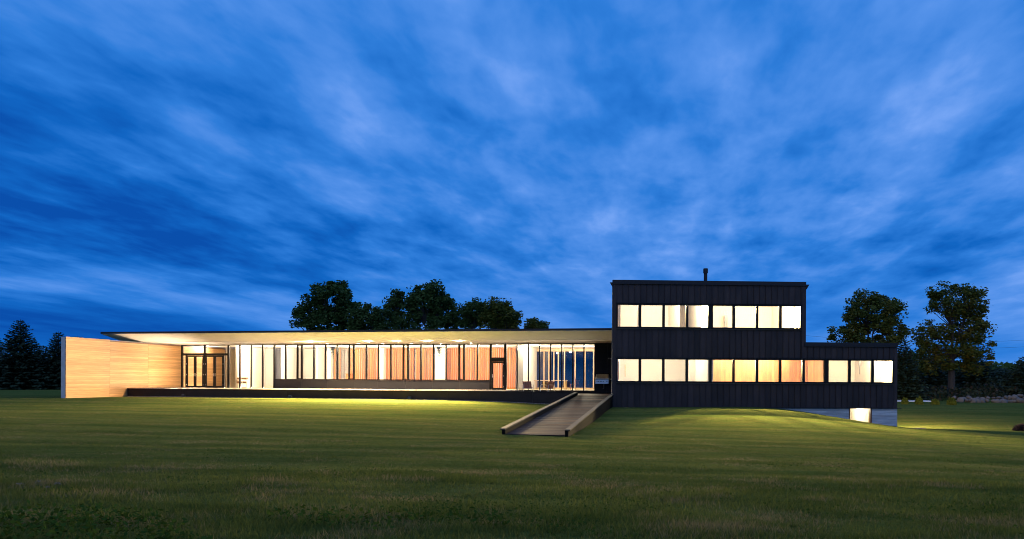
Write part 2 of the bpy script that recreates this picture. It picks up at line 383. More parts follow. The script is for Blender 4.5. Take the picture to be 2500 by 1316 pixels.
def bulb(name, loc, power, col=WARM, r=.14):
    d = bpy.data.lights.new(name, 'POINT'); d.energy = power; d.color = col; d.shadow_soft_size = r
    o = bpy.data.objects.new(name, d); COL.objects.link(o); o.location = loc; return o
def spot(name, loc, tilt, rz, power, col=WARM, size=150, blend=.5, r=.06, parent=None):
    d = bpy.data.lights.new(name, 'SPOT'); d.energy = power; d.color = col; d.spot_size = math.radians(size); d.spot_blend = blend; d.shadow_soft_size = r
    o = bpy.data.objects.new(name, d); COL.objects.link(o); o.location = loc; o.rotation_euler = (math.radians(tilt), 0, rz)
    if parent is not None: o.parent = parent
    return o
# ================================================================== THE GLASS WING
wing = thing('glass_pavilion', 'long low glass pavilion with cream upswept roof overhang beside the black house', 'pavilion', L.world(0, 0), L.ang)
UE = L.u(1560, 0)                        # the facade runs on behind the black house
VF = 7.35                                # roof overhang in front of the glass
VB = 4.85                                # where the soffit bends
zf_top = L.z(1000, 804.6, -VF); zf_bot = zf_top - .13
uR = B.world(0, .12); 
def roof_right(w):                       # roof ends against the flank of the black house
    # house flank is parallel to the wing's cross direction, starting at the house's front corner
    p = B.world(0, 0); dxw, dyw = p.x - L.ax, p.y - L.ay
    return L.c * dxw + L.sn * dyw - .03
UR = roof_right(0)
uL0, uL1 = -1.60, -1.60
BK = 10.6
MB().prism_x([(-VF, zf_bot), (-VF, zf_top), (BK, zf_top - .05), (BK, ZS + .06), (-VB, ZS + .06)], uL0, UR).build('roof', 'fascia_metal', wing)
# soffit boards, outer sloped row and inner level row
edges = [uL0 + .02] + [L.u(p, -VF) for p in (400, 545, 684, 827, 973, 1128, 1280)] + [UR - .02]
for a, c in zip(edges[:-1], edges[1:]):
    MB().prism_x([(-VF + .03, zf_bot - .02), (-VF + .03, zf_bot + .012), (-VB, ZS + .055), (-VB, ZS + .022)], a + .008, c - .008).build('soffit_panel', 'soffit_board', wing)
edges2 = [0.02] + [L.u(p, -VB) for p in (420, 580, 712, 848, 995, 1149, 1295)] + [UR - .02]
for a, c in zip(edges2[:-1], edges2[1:]):
    MB().box(a + .008, c - .008, -VB + .01, -.06, ZS, ZS + .03).build('soffit_panel', 'soffit_board', wing)
MB().box(uL0 + .03, -.36, -VB + .01, BK - .1, ZS, ZS + .03).build('soffit_panel', 'soffit_board', wing)
# back, side and floor
MB().box(-.1, UE + 3, .06, 10.2, -1.5, ZD - .005).build('floor', 'pale_floor', wing)
MB().box(.12, UE, .06, 10.0, ZS + .0, ZS + .05).build('ceiling', 'white_ceiling', wing)
uW = L.u(1296, 9.6)
MB().box(.12, uW, 9.6, 9.8, ZD, ZS - .003).build('back_wall', 'cream_wall', wing)
MB().box(-.02, .10, 6.45, 9.8, ZD, ZS - .003).build('side_wall', 'cream_wall', wing)
# rear glazing of the right-hand room
for px in (1305, 1328, 1340, 1352, 1363, 1378, 1404, 1428, 1449, 1475):
    u = L.u(px, 9.6); MB().box(u - .05, u + .05, 9.55, 9.72, ZD, ZS - .25).build('rear_post', 'pale_wood', wing)
MB().box(uW + .003, UE, 9.5, 9.75, ZS - .25, ZS - .003).build('rear_lintel', 'pale_wood', wing)
MB().box(uW + .003, UE, 9.5, 9.75, ZD, ZD + .12).build('rear_sill', 'pale_wood', wing)
prev = uW
for px in (1328, 1352, 1378, 1404, 1449, 1500):
    u = L.u(px, 9.6); MB().box(prev + .06, u - .06, 9.62, 9.63, ZD + .12, ZS - .25).build('rear_pane', 'grey_glass', wing); prev = u
# ---- street-side glazing
ZK = L.z(950, 927.8, 0)            # top of the dark kick panels
ZTR0, ZTR1 = L.z(500, 868, 0), L.z(500, 862.6, 0)
def mull(px, wpx, z0=ZD, z1=ZS - .003, name='mullion', d0=-.06, d1=.09):
    u = L.u(px); h = wpx / F * L.D(u, 0) / 2
    return MB().box(u - h, u + h, d0, d1, z0, z1).build(name, 'black_frame', wing)
def pane(p0, p1, z0, z1, g='clear_glass'):
    MB().box(L.u(p0), L.u(p1), .01, .022, z0, z1).build('window_pane', g, wing)
def rail(p0, p1, z0, z1, name='glazing_rail', d0=-.05, d1=.08, m='black_frame'):
    return MB().box(L.u(p0), L.u(p1), d0, d1, z0, z1).build(name, m, wing)
rail(443, 1455, ZS - .07, ZS - .004, 'head_rail', -.045, .075)
rail(443, 668, ZD - .02, ZD + .03, 'sill_rail', -.045, .075)
# doors at the cedar wall
mull(444.8, 3.5); mull(557.6, 4.0)
mull(499.7, 5.0, ZTR1 + .002)
rail(446.6, 555.6, ZTR0, ZTR1, 'transom_bar', -.055, .085)
pane(446.6, 497.2, ZTR1, ZS - .07); pane(502.2, 555.6, ZTR1, ZS - .07)
mull(454.8, 2.4, z1=ZTR0 - .002); mull(546.9, 2.4, z1=ZTR0 - .002); mull(499.7, 4.4, z1=ZTR0 - .002)
pane(446.6, 453.6, ZD + .03, ZTR0); pane(548.1, 555.6, ZD + .03, ZTR0)
def door(p0, p1, handle_right, st=.105, bot=.16, parent=wing, z1=None):
    z1 = z1 or ZTR0 - .01; a, c = L.u(p0) + .004, L.u(p1) - .004
    g = MB(); g.box(a, a + st, -.05, .03, ZD + .01, z1); g.box(c - st, c, -.05, .03, ZD + .01, z1)
    g.box(a + st, c - st, -.048, .028, z1 - .10, z1); g.box(a + st, c - st, -.048, .028, ZD + .01, ZD + bot)
    d = g.build('door', 'black_frame', parent)
    MB().box(a + st, c - st, -.012, 0, ZD + bot, z1 - .10).build('door_pane', 'clear_glass', d)
    x = (c - st * .5) if handle_right else (a + st * .5)
    h = MB(); h.box(x - .022, x + .022, -.062, -.05, ZD + .92, ZD + 1.16); h.tube([(x, -.06, ZD + 1.03), (x, -.11, ZD + 1.03)], .012, 6)
    h.tube([(x, -.105, ZD + 1.03), (x + (-.13 if handle_right else .13), -.105, ZD + 1.03)], .012, 6)
    h.build('door_handle', 'steel', d)
    hx = a + .01 if handle_right else c - .01
    for hz in (.2, 1.0, 1.85): MB().tube([(hx, -.058, ZD + hz), (hx, -.058, ZD + hz + .10)], .011, 6).build('hinge', 'steel', d)
    return d
door(456.0, 476.6, True); door(476.6, 497.4, False); door(502.0, 524.4, True); door(524.4, 545.7, False)
# tall fixed panes
tall = [557.6, 585.5, 613.5, 641.5, 669.5]
for p in tall[1:-1]: mull(p, 2.6)
for a, c in zip(tall[:-1], tall[1:]): pane(a + 1.2, c - 1.2, ZD + .03, ZS - .07)
# strip of windows over the dark kick panels
ms = [(669.5, 3.4), (697.5, 3), (726.2, 3.6), (737.4, 3.2), (766.3, 3), (794.6, 3), (823.3, 3), (852.6, 3.6), (864.4, 3.2), (894.4, 3), (924, 3), (954, 3), (984.5, 3.6), (996.6, 3.2), (1027.5, 3), (1058, 3), (1089, 3), (1120.5, 3.6), (1133.2, 3.2), (1165.2, 3), (1197.8, 5.2)]
for p, wd in ms: mull(p, wd, z0=(ZD if p in (669.5, 1197.8) else ZK))
for (a, _), (c, _) in zip(ms[:-1], ms[1:]):
    pane(a + 1.4, c - 1.4, ZK + .05, ZS - .07)
    if c - a < 14:                      # narrow opening vents have a sash of their own
        g = MB(); x0, x1 = L.u(a + 1.6), L.u(c - 1.6)
        g.box(x0, x0 + .04, -.03, .0, ZK + .06, ZS - .09); g.box(x1 - .04, x1, -.03, .0, ZK + .06, ZS - .09); g.box(x0 + .04, x1 - .04, -.03, 0, ZK + .06, ZK + .11); g.box(x0 + .04, x1 - .04, -.03, 0, ZS - .14, ZS - .09)
        g.build('vent_sash', 'black_frame', wing)
rail(669.5, 1196, ZK - .005, ZK + .05, 'window_sill', -.10, .085)
kp = [671, 736, 801, 866, 923, 990, 1056, 1123, 1195.3]
for a, c in zip(kp[:-1], kp[1:]): MB().box(L.u(a) + .004, L.u(c) - .004, -.04, .05, ZD - .02, ZK - .008).build('kick_panel', 'dark_panel', wing)
# single door
zt0, zt1 = L.z(1215, 883.2, 0), L.z(1215, 872.8, 0)
mull(1233.7, 6.4)
rail(1200.5, 1230.4, zt0, zt1, 'transom_bar', -.055, .085); pane(1200.5, 1230.4, zt1, ZS - .07)
MB().box(L.u(1200.5), L.u(1230.4), -.06, .09, ZD - .02, ZD + .01).build('door_sill', 'steel', wing)
door(1200.6, 1230.3, False, st=.10, z1=zt0 - .008)
# room with the rear glazing
ms2 = [1236.9, 1262.8, 1290, 1317.2, 1344.3, 1371.5, 1398.5, 1425.5, 1452]
ZB2 = L.z(1350, 952.6, 0)
for p in ms2[1:-1]: mull(p, 2.6, z0=ZB2)
for a, c in zip(ms2[:-1], ms2[1:]): pane(a + 1.1, c - 1.1, ZB2, ZS - .07)
rail(1234, 1455, ZP - .05, ZB2, 'base_panel', -.035, .07)
MB().box(L.u(1451), L.u(1482), -.05, .1, ZP - .05, ZS - .003).build('black_wall_panel', 'black_frame', wing)
MB().box(L.u(1482) + .006, UE, -.05, .1, ZP - .05, ZS - .003).build('black_wall_panel', 'black_frame', wing)

# partitions inside
def partition(p0, p1, w0, w1, z1=ZS - .004, m='cream_wall'):
    MB().box(L.u(p0, w0), L.u(p1, w0), w0, w1, ZD, z1).build('partition_wall', m, wing)
partition(575, 580, 3.0, 9.55); partition(593, 668, 7.6, 7.75, m='cream_wall'); partition(686, 690, 5.6, 9.55); partition(772, 776, 6.8, 9.55)
partition(1262, 1277, 3.2, 9.55)
partition(796, 808, 7.9, 8.4); partition(926, 936, 7.7, 8.4); partition(1062, 1089, 7.7, 7.9)

# room lamps
for px, w, pw in ((505, 3.0, 420), (600, 2.4, 620), (655, 3.0, 1100), (715, 3.2, 1250), (780, 3.4, 1100), (850, 4.2, 800), (925, 4.2, 800), (1000, 4.2, 800), (1075, 4.2, 800), (1145, 4.2, 800), (1215, 4.2, 760), (1300, 3.0, 700), (1360, 5.5, 700), (1430, 5.5, 600)):
    bulb('room_lamp', L.world(L.u(px, w), w, ZS - .16), pw * .92, WB, .07)

# added uplights, unseen behind the glass, to brighten the soffit
for k, (pa, pb, w, z, pw, lab) in enumerate(((672, 1192, .42, -.52, 900, 'added unseen uplight behind the long dark kick panel, brightening the soffit'), (1240, 1448, .45, ZD + .02, 420, 'added unseen uplight by the glass right of the single door, brightening the soffit'), (562, 664, .45, ZD + .02, 200, 'added unseen uplight by the tall panes left of the kick panel, brightening the soffit'))):
    ua, ub = L.u(pa, w), L.u(pb, w); o = thing('added_uplight', lab, 'lamp', L.world((ua + ub) / 2, w, z), L.ang, 'added uplights indoors')
    MB().box(-(ub - ua) / 2, (ub - ua) / 2, -.07, .07, -.05, -.004).build('housing', 'black_frame', o)
    d = bpy.data.lights.new('added_uplight_beam', 'AREA'); d.shape = 'RECTANGLE'; d.size = ub - ua - .1; d.size_y = .12; d.energy = pw; d.color = WB
    q = bpy.data.objects.new('added_uplight_beam', d); COL.objects.link(q); q.parent = o; q.location = (0, 0, .0); q.rotation_euler = (math.radians(180 + 28), 0, 0)
# slat screens standing before the back wall
W_S = 8.35
slat_me = MB().box(-.066, .066, -.025, .025, ZD, ZS - .01).mesh('slat'); slat_me.materials.append(MATS['slat_wood'])
for k, (p0, p1, lab) in enumerate(((782, 793, 'narrowest red-brown slat screen behind the glass near the hanging plant'), (810, 831, 'narrow slat screen beside the red cabinet behind the glass'),
        (857, 923, 'slat screen of vertical boards just past the cabinet gap in the glass wing'), (938.5, 1009, 'middle slat screen of orange wood behind the tall glass panes'),
        (1015.5, 1056, 'slat screen of orange wood between the two white gaps'), (1092, 1258, 'widest slat screen of orange vertical boards behind the single glass door'))):
    u0, u1 = L.u(p0, W_S), L.u(p1, W_S); o = thing('slat_screen', lab, 'screen', L.world(u0, W_S), L.ang, 'slat screens inside the glass wing')
    n = max(2, round((u1 - u0) / .185))
    for i in range(n): inst('slat', slat_me, o, (.05 + i * (u1 - u0 - .1) / (n - 1), random.uniform(-.02, .02), 0), sc=(random.uniform(.9, 1.15), 1, 1))
    MB().box(0, u1 - u0, -.07, .07, ZD, ZD + .06).build('bottom_rail', 'slat_wood', o)

# ================================================================== CEDAR WALL
cw = thing('cedar_wall', 'freestanding wall of horizontal cedar boards with a concrete end, before the fir trees', 'wall', L.world(0, 0), L.ang)
VN = 12.64; zt = 2.65
lo = lambda w: gz(*L.world(0, w).xy) - .3
MB().box(-.34, -.035, -VN, 6.4, -2.0, zt - .02).build('concrete_core', 'concrete', cw)
nb = 29; zb0 = -1.40; bh = (zt - zb0) / nb
spans = [(-VN - .002, -8.43), (-8.43, -4.22), (-4.22, -.07), (.10, 3.2), (3.2, 6.4)]
for a, c in spans:
    bm_ = MB().box(-.02, .012, a + .008, c - .008, .0035, bh - .0035).mesh('board'); bm_.materials.append(MATS['cedar'])
    for i in range(nb):
        z = zb0 + i * bh
        if a > -.1 and z < ZD - .1: continue
        if z + bh > ZS - .01 and c > -VB: 
            continue
        o = inst('board', bm_, cw, (random.uniform(-.004, .002), 0, z))
MB().box(-.034, -.021, -VN + .05, 6.38, -1.9, zt - .05).build('backing', 'dark_wood', cw)
MB().box(.013, .05, 6.402, 6.62, ZD, ZS - .02).build('end_post', 'dark_wood', cw)

# ================================================================== TERRACE
tr = thing('terrace_platform', 'dark metal-clad terrace platform with stone bed and sunken timber patio', 'terrace', L.world(0, 0), L.ang)
VD = 6.6; uP = L.u(1232, -VD)
u_ramp0 = L.u(1408, -VD + .3); 
u_end = UR
js = [.03] + [L.u(p, -VD) for p in (440, 560, 700, 830, 960, 1092, 1172, 1300)] + [u_ramp0 - .02]
for a, c in zip(js[:-1], js[1:]):
    MB().box(a + .004, c - .004, -VD, -VD + .06, -2.1, ZD - .02).build('fascia_panel', 'dark_platform', tr)
MB().box(.03, u_ramp0, -VD - .05, -VD + .12, ZD - .018, ZD + .02).build('edge_cap', 'dark_platform', tr)
MB().box(.03, uP, -VD + .121, -.09, ZD - .3, ZD - .03).build('bed_slab', 'concrete', tr)
MB().box(uP, u_end, -VD + .121, -.04, ZP - .3, ZP - .06).build('patio_slab', 'concrete', tr)
MB().box(uP - .05, uP, -VD + .122, -.09, ZP, ZD).build('bed_kerb', 'dark_platform', tr)
# boards run across the patio
for i in range(44):
    v0 = -VD + .14 + i * .146
    if v0 > -.16: break
    bmx = MB().box(uP + .003, u_end - .02, v0, v0 + .14, ZP - .028, ZP); bmx.build('patio_board', 'plank_wood', tr)
def pebbles(name, pts, size, m, label, flat=.6):
    n = len(pts); base = np.array([(1, 0, 0), (-1, 0, 0), (0, 1, 0), (0, -1, 0), (0, 0, 1), (0, 0, -1)], float)
    fc = np.array([(0, 2, 4), (2, 1, 4), (1, 3, 4), (3, 0, 4), (2, 0, 5), (1, 2, 5), (3, 1, 5), (0, 3, 5)])
    r = rng.uniform(.5, 1.2, (n, 6, 1)) * size; a = rng.uniform(0, 6.28, n)
    v = base[None] * r; v[..., 2] *= flat
    x = v[..., 0] * np.cos(a)[:, None] - v[..., 1] * np.sin(a)[:, None]; y = v[..., 0] * np.sin(a)[:, None] + v[..., 1] * np.cos(a)[:, None]
    v = np.stack([x, y, v[..., 2]], -1) + pts[:, None]
    me = npmesh(name, v.reshape(-1, 3), (fc[None] + (np.arange(n) * 6)[:, None, None]).reshape(-1, 3), m)
    o = inst(name, me); tag(o, label, 'gravel', kind='stuff'); return o
n = 9000; uu = rng.uniform(.1, uP - .1, n); vv = -VD + .2 + rng.random(n) * (VD - .35)
pebbles('river_stones', np.array([tuple(L.world(a, c, ZD - .015 + random.uniform(0, .025))) for a, c in zip(uu, vv)]), .06, 'pale_pebble', 'pale river stones filling the terrace bed before the glass')
n = 3500; uu = rng.uniform(.1, u_ramp0 + 1.0, n); ww = -VD - .02 - np.abs(rng.normal(size=n)) * .22 * np.clip((uu - 5) / 25, .25, 1.6)
q = np.array([tuple(L.world(a, c)) for a, c in zip(uu, ww)]); q[:, 2] = ground(q[:, 0], q[:, 1]) + .01
pebbles('gravel', q, .05, 'pebble', 'grey gravel strip along the foot of the terrace')

ul = thing('added_wash_strip', 'unseen strip lamp added in the stone bed to brighten the cedar wall', 'lamp', L.world(3.4, -4.0, ZD - .03), L.ang)  # added strip, out of sight, evens the light on the cedar wall
MB().box(-.06, .06, -2.3, 2.3, -.05, .012).build('housing', 'black_frame', ul)
d = bpy.data.lights.new('added_wash_beam', 'AREA'); d.shape = 'RECTANGLE'; d.size = .12; d.size_y = 4.4; d.energy = 800; d.color = (1.0, .80, .54)
o = bpy.data.objects.new('added_wash_beam', d); COL.objects.link(o); o.parent = ul; o.location = (0, 0, .03); o.rotation_euler = (0, math.radians(125), 0)

# ================================================================== RAMP
uA, uC = L.u(1410.5, -VD), L.u(1497, -VD)
v_top, v_bot = -VD + .1, -VD + .1 - 22.6
z_top = ZP; z_bot = -2.02
rp = thing('timber_ramp', 'wide timber ramp with low kerb rails leading from lawn up to the patio', 'ramp', L.world(uA, v_top), L.ang)
RW = 2.22; RL = 22.6; sl = (z_bot - z_top) / RL
npl = 126; pl = RL / npl
def strip(x0, x1, y0, y1, h0, h1, name, m, parent=rp, bevel=0):      # a bar that follows the ramp's fall
    za, zc = z_top - sl * y1, z_top - sl * y0
    g = MB(); g.hexa([(x0, y0, zc + h0), (x1, y0, zc + h0), (x1, y1, za + h0), (x0, y1, za + h0)], [(x0, y0, zc + h1), (x1, y0, zc + h1), (x1, y1, za + h1), (x0, y1, za + h1)])
    return g.build(name, m, parent, bevel=bevel)
pm = MB().hexa([(0, -pl + .006, -.035 + sl * pl), (RW, -pl + .006, -.035 + sl * pl), (RW, 0, -.035), (0, 0, -.035)], [(0, -pl + .006, sl * pl), (RW, -pl + .006, sl * pl), (RW, 0, 0), (0, 0, 0)]).mesh('plank')
pm.materials.append(MATS['ramp_plank'])
for i in range(npl): inst('plank', pm, rp, (0, -i * pl, z_top + sl * i * pl + random.uniform(-.004, .004)))
for x0, sg in ((-.005, -1), (RW + .005, 1)):
    a, c = (x0 - .13, x0) if sg < 0 else (x0, x0 + .13)
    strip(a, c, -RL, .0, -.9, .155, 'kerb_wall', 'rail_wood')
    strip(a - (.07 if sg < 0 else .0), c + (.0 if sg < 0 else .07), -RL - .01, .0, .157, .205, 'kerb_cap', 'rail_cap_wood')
strip(0, RW, -RL + .01, 0, -.5, -.06, 'bearer', 'dark_wood')

# ================================================================== BLACK HOUSE
bh_ = thing('black_house', 'two-storey house clad in black standing-seam metal with two strips of lit windows', 'house', B.world(0, 0), B.ang)
zB = lambda px, py: B.z(px, py)
U1 = B.u(2189.5); US = B.u(1966)
Ztop = zB(1494, 683.3); Zeave = zB(1494, 692.5); Zstep = zB(2188, 837.3); Zstepe = zB(2188, 846.8)
Zbot = zB(2190, 995.6); zw1b, zw1t = zB(1507, 930.0), zB(1507, 877.0); zw2b, zw2t = zB(1507, 797.3), zB(1507, 744.3)
Zf = zB(2160, 1044)
FR = .13
flank = math.tan(math.atan(.2017) + B.ang)          # the left flank slants with the glass wing
DEP = 9.0
# structural shell
def wall(x0, x1, z0, z1, w0=.02, w1=.22): MB().box(x0, x1, w0, w1, z0, z1).build('wall_core', 'cream_wall', bh_)
uw0, uw1 = B.u(1504.0), B.u(1955.6); uv1 = B.u(2180.6)
wall(.02, U1 - .02, Zbot, zw1b - .06); wall(.02, U1 - .02, zw1t + .06, Zstep - .3); wall(.02, US - .02, Zstep - .3, zw2b - .06); wall(.02, US - .02, zw2t + .06, Ztop - .12)
wall(.02, uw0 - .02, zw1b - .06, zw1t + .06); wall(uv1 + .02, U1 - .02, zw1b - .06, zw1t + .06); wall(.02, uw0 - .02, zw2b - .06, zw2t + .06); wall(uw1 + .02, US - .02, zw2b - .06, zw2t + .06)
MB().prism_z([(0, 0.0), (.12, .0), (.12 + flank * DEP, DEP), (flank * DEP, DEP)], Zbot, Ztop - .12).build('flank_wall', 'black_metal', bh_)
MB().box(U1 - .14, U1, .03, DEP, Zbot, Zstep - .05).build('flank_wall', 'black_metal', bh_)
MB().box(US - .14, US, .03, DEP, Zstep - .04, Ztop - .12).build('flank_wall', 'black_metal', bh_)
MB().box(flank * DEP, U1, DEP, DEP + .2, Zbot, Zstep - .05).build('rear_wall', 'black_metal', bh_)
MB().box(flank * DEP, US, DEP, DEP + .2, Zstep - .05, Ztop - .12).build('rear_wall', 'black_metal', bh_)
MB().prism_z([(.08, .06), (US - .06, .06), (US - .06, DEP + .1), (.08 + flank * DEP, DEP + .1)], Ztop - .35, Ztop - .14).build('roof', 'fascia_metal', bh_)
MB().box(US - .12, U1 - .06, .06, DEP + .1, Zstep - .32, Zstep - .12).build('roof', 'fascia_metal', bh_)
# parapet flashing, gutters
e = .012
g = MB().box(.012, US - .01, -.10, .10, Zeave + .05, Ztop); g.build('parapet_cap', 'fascia_metal', bh_)
MB().box(-.01, US + .01, -.13, .02, Zeave - .02, Zeave + .046).build('drip_flashing', 'fascia_metal', bh_)
MB().box(US - .09, U1 + .01, -.101, .10, Zstepe + .05, Zstep).build('parapet_cap', 'fascia_metal', bh_)
MB().box(US - .12, U1 + .03, -.131, .02, Zstepe - .02, Zstepe + .046).build('drip_flashing', 'fascia_metal', bh_)
for x, sg in ((0.0, -1), (US, 1)):
    g = MB(); zt_, zb_ = zB(1494, 689.8), zB(1494, 701.5); ox = sg * .19
    fx = flank * DEP if sg < 0 else 0.0
    g.hexa([(x + sg * .004, -.11, zb_), (x + sg * .02, -.11, zb_), (x + sg * .02 + fx, DEP, zb_), (x + sg * .004 + fx, DEP, zb_)], [(x, -.11, zt_), (x + ox, -.11, zt_), (x + ox + fx, DEP, zt_), (x + fx, DEP, zt_)])
    g.build('eave_gutter', 'fascia_metal', bh_)
MB().box(U1 + .012, U1 + .22, -.06, 2.5, Zstepe + .0, Zstepe + .03).build('eave_gutter', 'fascia_metal', bh_)
# corner trims
MB().box(-.006, .25, -.05, .0, Zbot, Zeave - .03).build('corner_trim', 'black_metal', bh_)
MB().box(US - .24, US + .006, -.05, .0, zw1t + .45, Zeave - .03).build('corner_trim', 'black_metal', bh_)
MB().box(U1 - .19, U1 + .006, -.05, .0, Zbot, Zstepe - .03).build('corner_trim', 'black_metal', bh_)
MB().box(-.02, U1 + .28, -.06, .012, Zbot - .05, Zbot - .004).build('base_flashing', 'fascia_metal', bh_)
# standing-seam panels
PW = 14.72 / F * 50.8
def seam_band(x0, x1, z0, z1):
    me = MB().box(.0, PW - .003, -.022, .0, z0, z1); me.box(.0, .022, -.062, -.0225, z0, z1); me = me.mesh('cladding_panel'); me.materials.append(MATS['black_metal'])
    x = x0
    while x < x1 - .05:
        if x + PW > x1:
            wd = x1 - x; g = MB().box(0, wd - .003, -.022, 0, z0, z1); g.box(0, .022, -.062, -.0225, z0, z1); g.build('cladding_panel', 'black_metal', bh_, (x, 0, 0))
        else: inst('cladding_panel', me, bh_, (x, 0, 0))
        x += PW
seam_band(.252, US - .242, zw2t + FR, Zeave - .022)
seam_band(.252, US - .242, zw1t + FR, zw2b - FR)
seam_band(US - .240, U1 - .192, zw1t + FR, Zstepe - .022)
seam_band(.252, U1 - .192, Zbot, zw1b - FR)
# window strips
up = [(1507.2, 1558.6), (1564.6, 1616), (1622, 1673.3), (1679, 1727.2), (1739.3, 1787), (1793.4, 1843.8), (1850, 1900.6), (1907, 1952.6)]
dn = [(1507, 1559), (1565, 1616), (1622, 1673.3), (1679, 1730.6), (1736.6, 1787.6), (1793, 1844), (1850.5, 1901), (1907, 1957.4), (1963.8, 2011), (2022, 2070), (2076, 2126), (2132.6, 2177.6)]
def window_strip(ws, zb, ztp):
    for i, (a, c) in enumerate(ws):
        u0, u1 = B.u(a), B.u(c)
        l = (B.u(ws[i - 1][1]) + u0) / 2 if i else u0 - .09
        r = (u1 + B.u(ws[i + 1][0])) / 2 if i < len(ws) - 1 else u1 + .09
        o = bpy.data.objects.new('window', None); COL.objects.link(o); o.parent = bh_
        g = MB(); d0, d1 = -.072, .045
        g.box(l + .002, u0, d0, d1, zb - .10, ztp + .10); g.box(u1, r - .002, d0, d1, zb - .10, ztp + .10)
        g.box(u0, u1, d0 + .004, d1 - .004, zb - .10, zb); g.box(u0, u1, d0 + .004, d1 - .004, ztp, ztp + .10)
        g.build('frame', 'black_frame', o)
        MB().box(u0, u1, .012, .024, zb, ztp).build('pane', 'clear_glass', o)
        MB().box(l + .004, r - .004, -.12, .03, zb - .145, zb - .105).build('sill', 'steel' if 0 else 'rail_cap_wood', o)
    MB().box(B.u(ws[0][0]) - .12, B.u(ws[-1][1]) + .12, -.10, .0, ztp + .105, ztp + FR - .002).build('window_head', 'black_frame', bh_)
window_strip(up, zw2b, zw2t); window_strip(dn, zw1b, zw1t)
# floors, ceilings and partitions
Zfl = -1.02
x_in = lambda w: .14 + flank * w
def slab(z0, z1, x1, name, m): MB().prism_z([(x_in(.25), .23), (x1, .23), (x1, DEP - .02), (x_in(DEP), DEP - .02)], z0, z1).build(name, m, bh_)
slab(Zfl - .25, Zfl, U1 - .16, 'floor', 'pale_floor'); slab(1.72, 1.78, U1 - .16, 'ceiling', 'white_ceiling'); slab(2.35, 2.45, US - .16, 'floor', 'pale_floor'); slab(5.10, 5.16, US - .16, 'ceiling', 'white_ceiling')
WBK = 5.2
MB().box(x_in(WBK), U1 - .16, WBK, WBK + .1, Zfl, 1.718).build('inner_wall', 'cream_wall', bh_)
MB().box(x_in(WBK), US - .16, WBK, WBK + .1, 2.452, 5.098).build('inner_wall', 'cream_wall', bh_)
MB().box(U1 - .20, U1 - .158, .235, WBK - .002, Zfl + .002, 1.716).build('inner_wall', 'cream_wall', bh_)
MB().box(US - .20, US - .158, .235, WBK - .002, 2.454, 5.096).build('inner_wall', 'cream_wall', bh_)
def part_wall(px, w0, w1, z0, z1, th=.12): u = B.u(px); MB().box(u - th / 2, u + th / 2, w0, w1, z0, z1).build('inner_wall', 'cream_wall', bh_)
for px in (1733, 2016.5): part_wall(px, .23, WBK - .01, Zfl + .002, 1.716)
for px in (1733,): part_wall(px, .23, WBK - .01, 2.454, 5.096)
part_wall(1683, 2.6, WBK - .01, 2.454, 5.096); part_wall(1535, 3.2, WBK - .01, Zfl + .002, 1.716); pass
MB().box(B.u(1683, 3.0), B.u(1716, 3.0), 3.0, 3.1, Zfl + .002, 1.716).build('inner_wall', 'cream_wall', bh_)
# timber-lined room
bx0, bx1 = B.u(1739, 3.6), B.u(2011, 3.6)
nbv = 44; bw = (bx1 - bx0) / nbv
pbm = MB().box(.002, bw - .002, 0, .03, Zfl + .004, 1.714).mesh('lining_board'); pbm.materials.append(MATS['panel_wood'])
for i in range(nbv):
    w = 3.4 if not (24 < i < 35) else 2.6
    inst('lining_board', pbm, bh_, (bx0 + i * bw, w, 0))
MB().box(bx0, bx1, 3.44, 3.5, Zfl + .003, 1.716).build('inner_wall', 'cream_wall', bh_)
MB().box(bx0 + 25 * bw, bx0 + 25 * bw + .04, 2.64, 3.42, Zfl + .003, 1.716).build('inner_wall', 'panel_wood', bh_)
MB().box(bx0 + 35 * bw - .04, bx0 + 35 * bw, 2.64, 3.42, Zfl + .003, 1.716).build('inner_wall', 'panel_wood', bh_)
uq = B.u(2016.5) - .062
for k in range(13): MB().box(uq - .02, uq, .25 + k * .24, .25 + k * .24 + .236, Zfl + .004, 1.714).build('lining_board', 'panel_wood', bh_)
def bit(name, p0, p1, y0, y1, w, m, th=.06): MB().box(B.u(p0, w), B.u(p1, w), w, w + th, B.z(p0, y1, w), B.z(p0, y0, w)).build(name, m, bh_)
bit('inner_door', 1768, 1775.5, 769, 804, 4.9, 'dark_steel'); bit('timber_post', 1711, 1714, 876, 930, 2.4, 'panel_wood'); bit('timber_post', 1717.5, 1722, 876, 930, 2.6, 'dark_wood')
bit('timber_post', 1508.6, 1511, 883, 927, 1.6, 'panel_wood'); bit('timber_post', 1525.5, 1527, 890, 920, 2.6, 'panel_wood'); bit('duct', 2097.5, 2101.5, 872, 897, 2.2, 'dark_steel'); bit('duct', 2099, 2100.2, 890, 914, 2.2, 'dark_steel')
bit('curtain', 1556, 1561, 740, 800, 1.2, 'cream_wall'); bit('shelf', 1845, 1862, 905, 906.5, 2.4, 'dark_wood', .25)
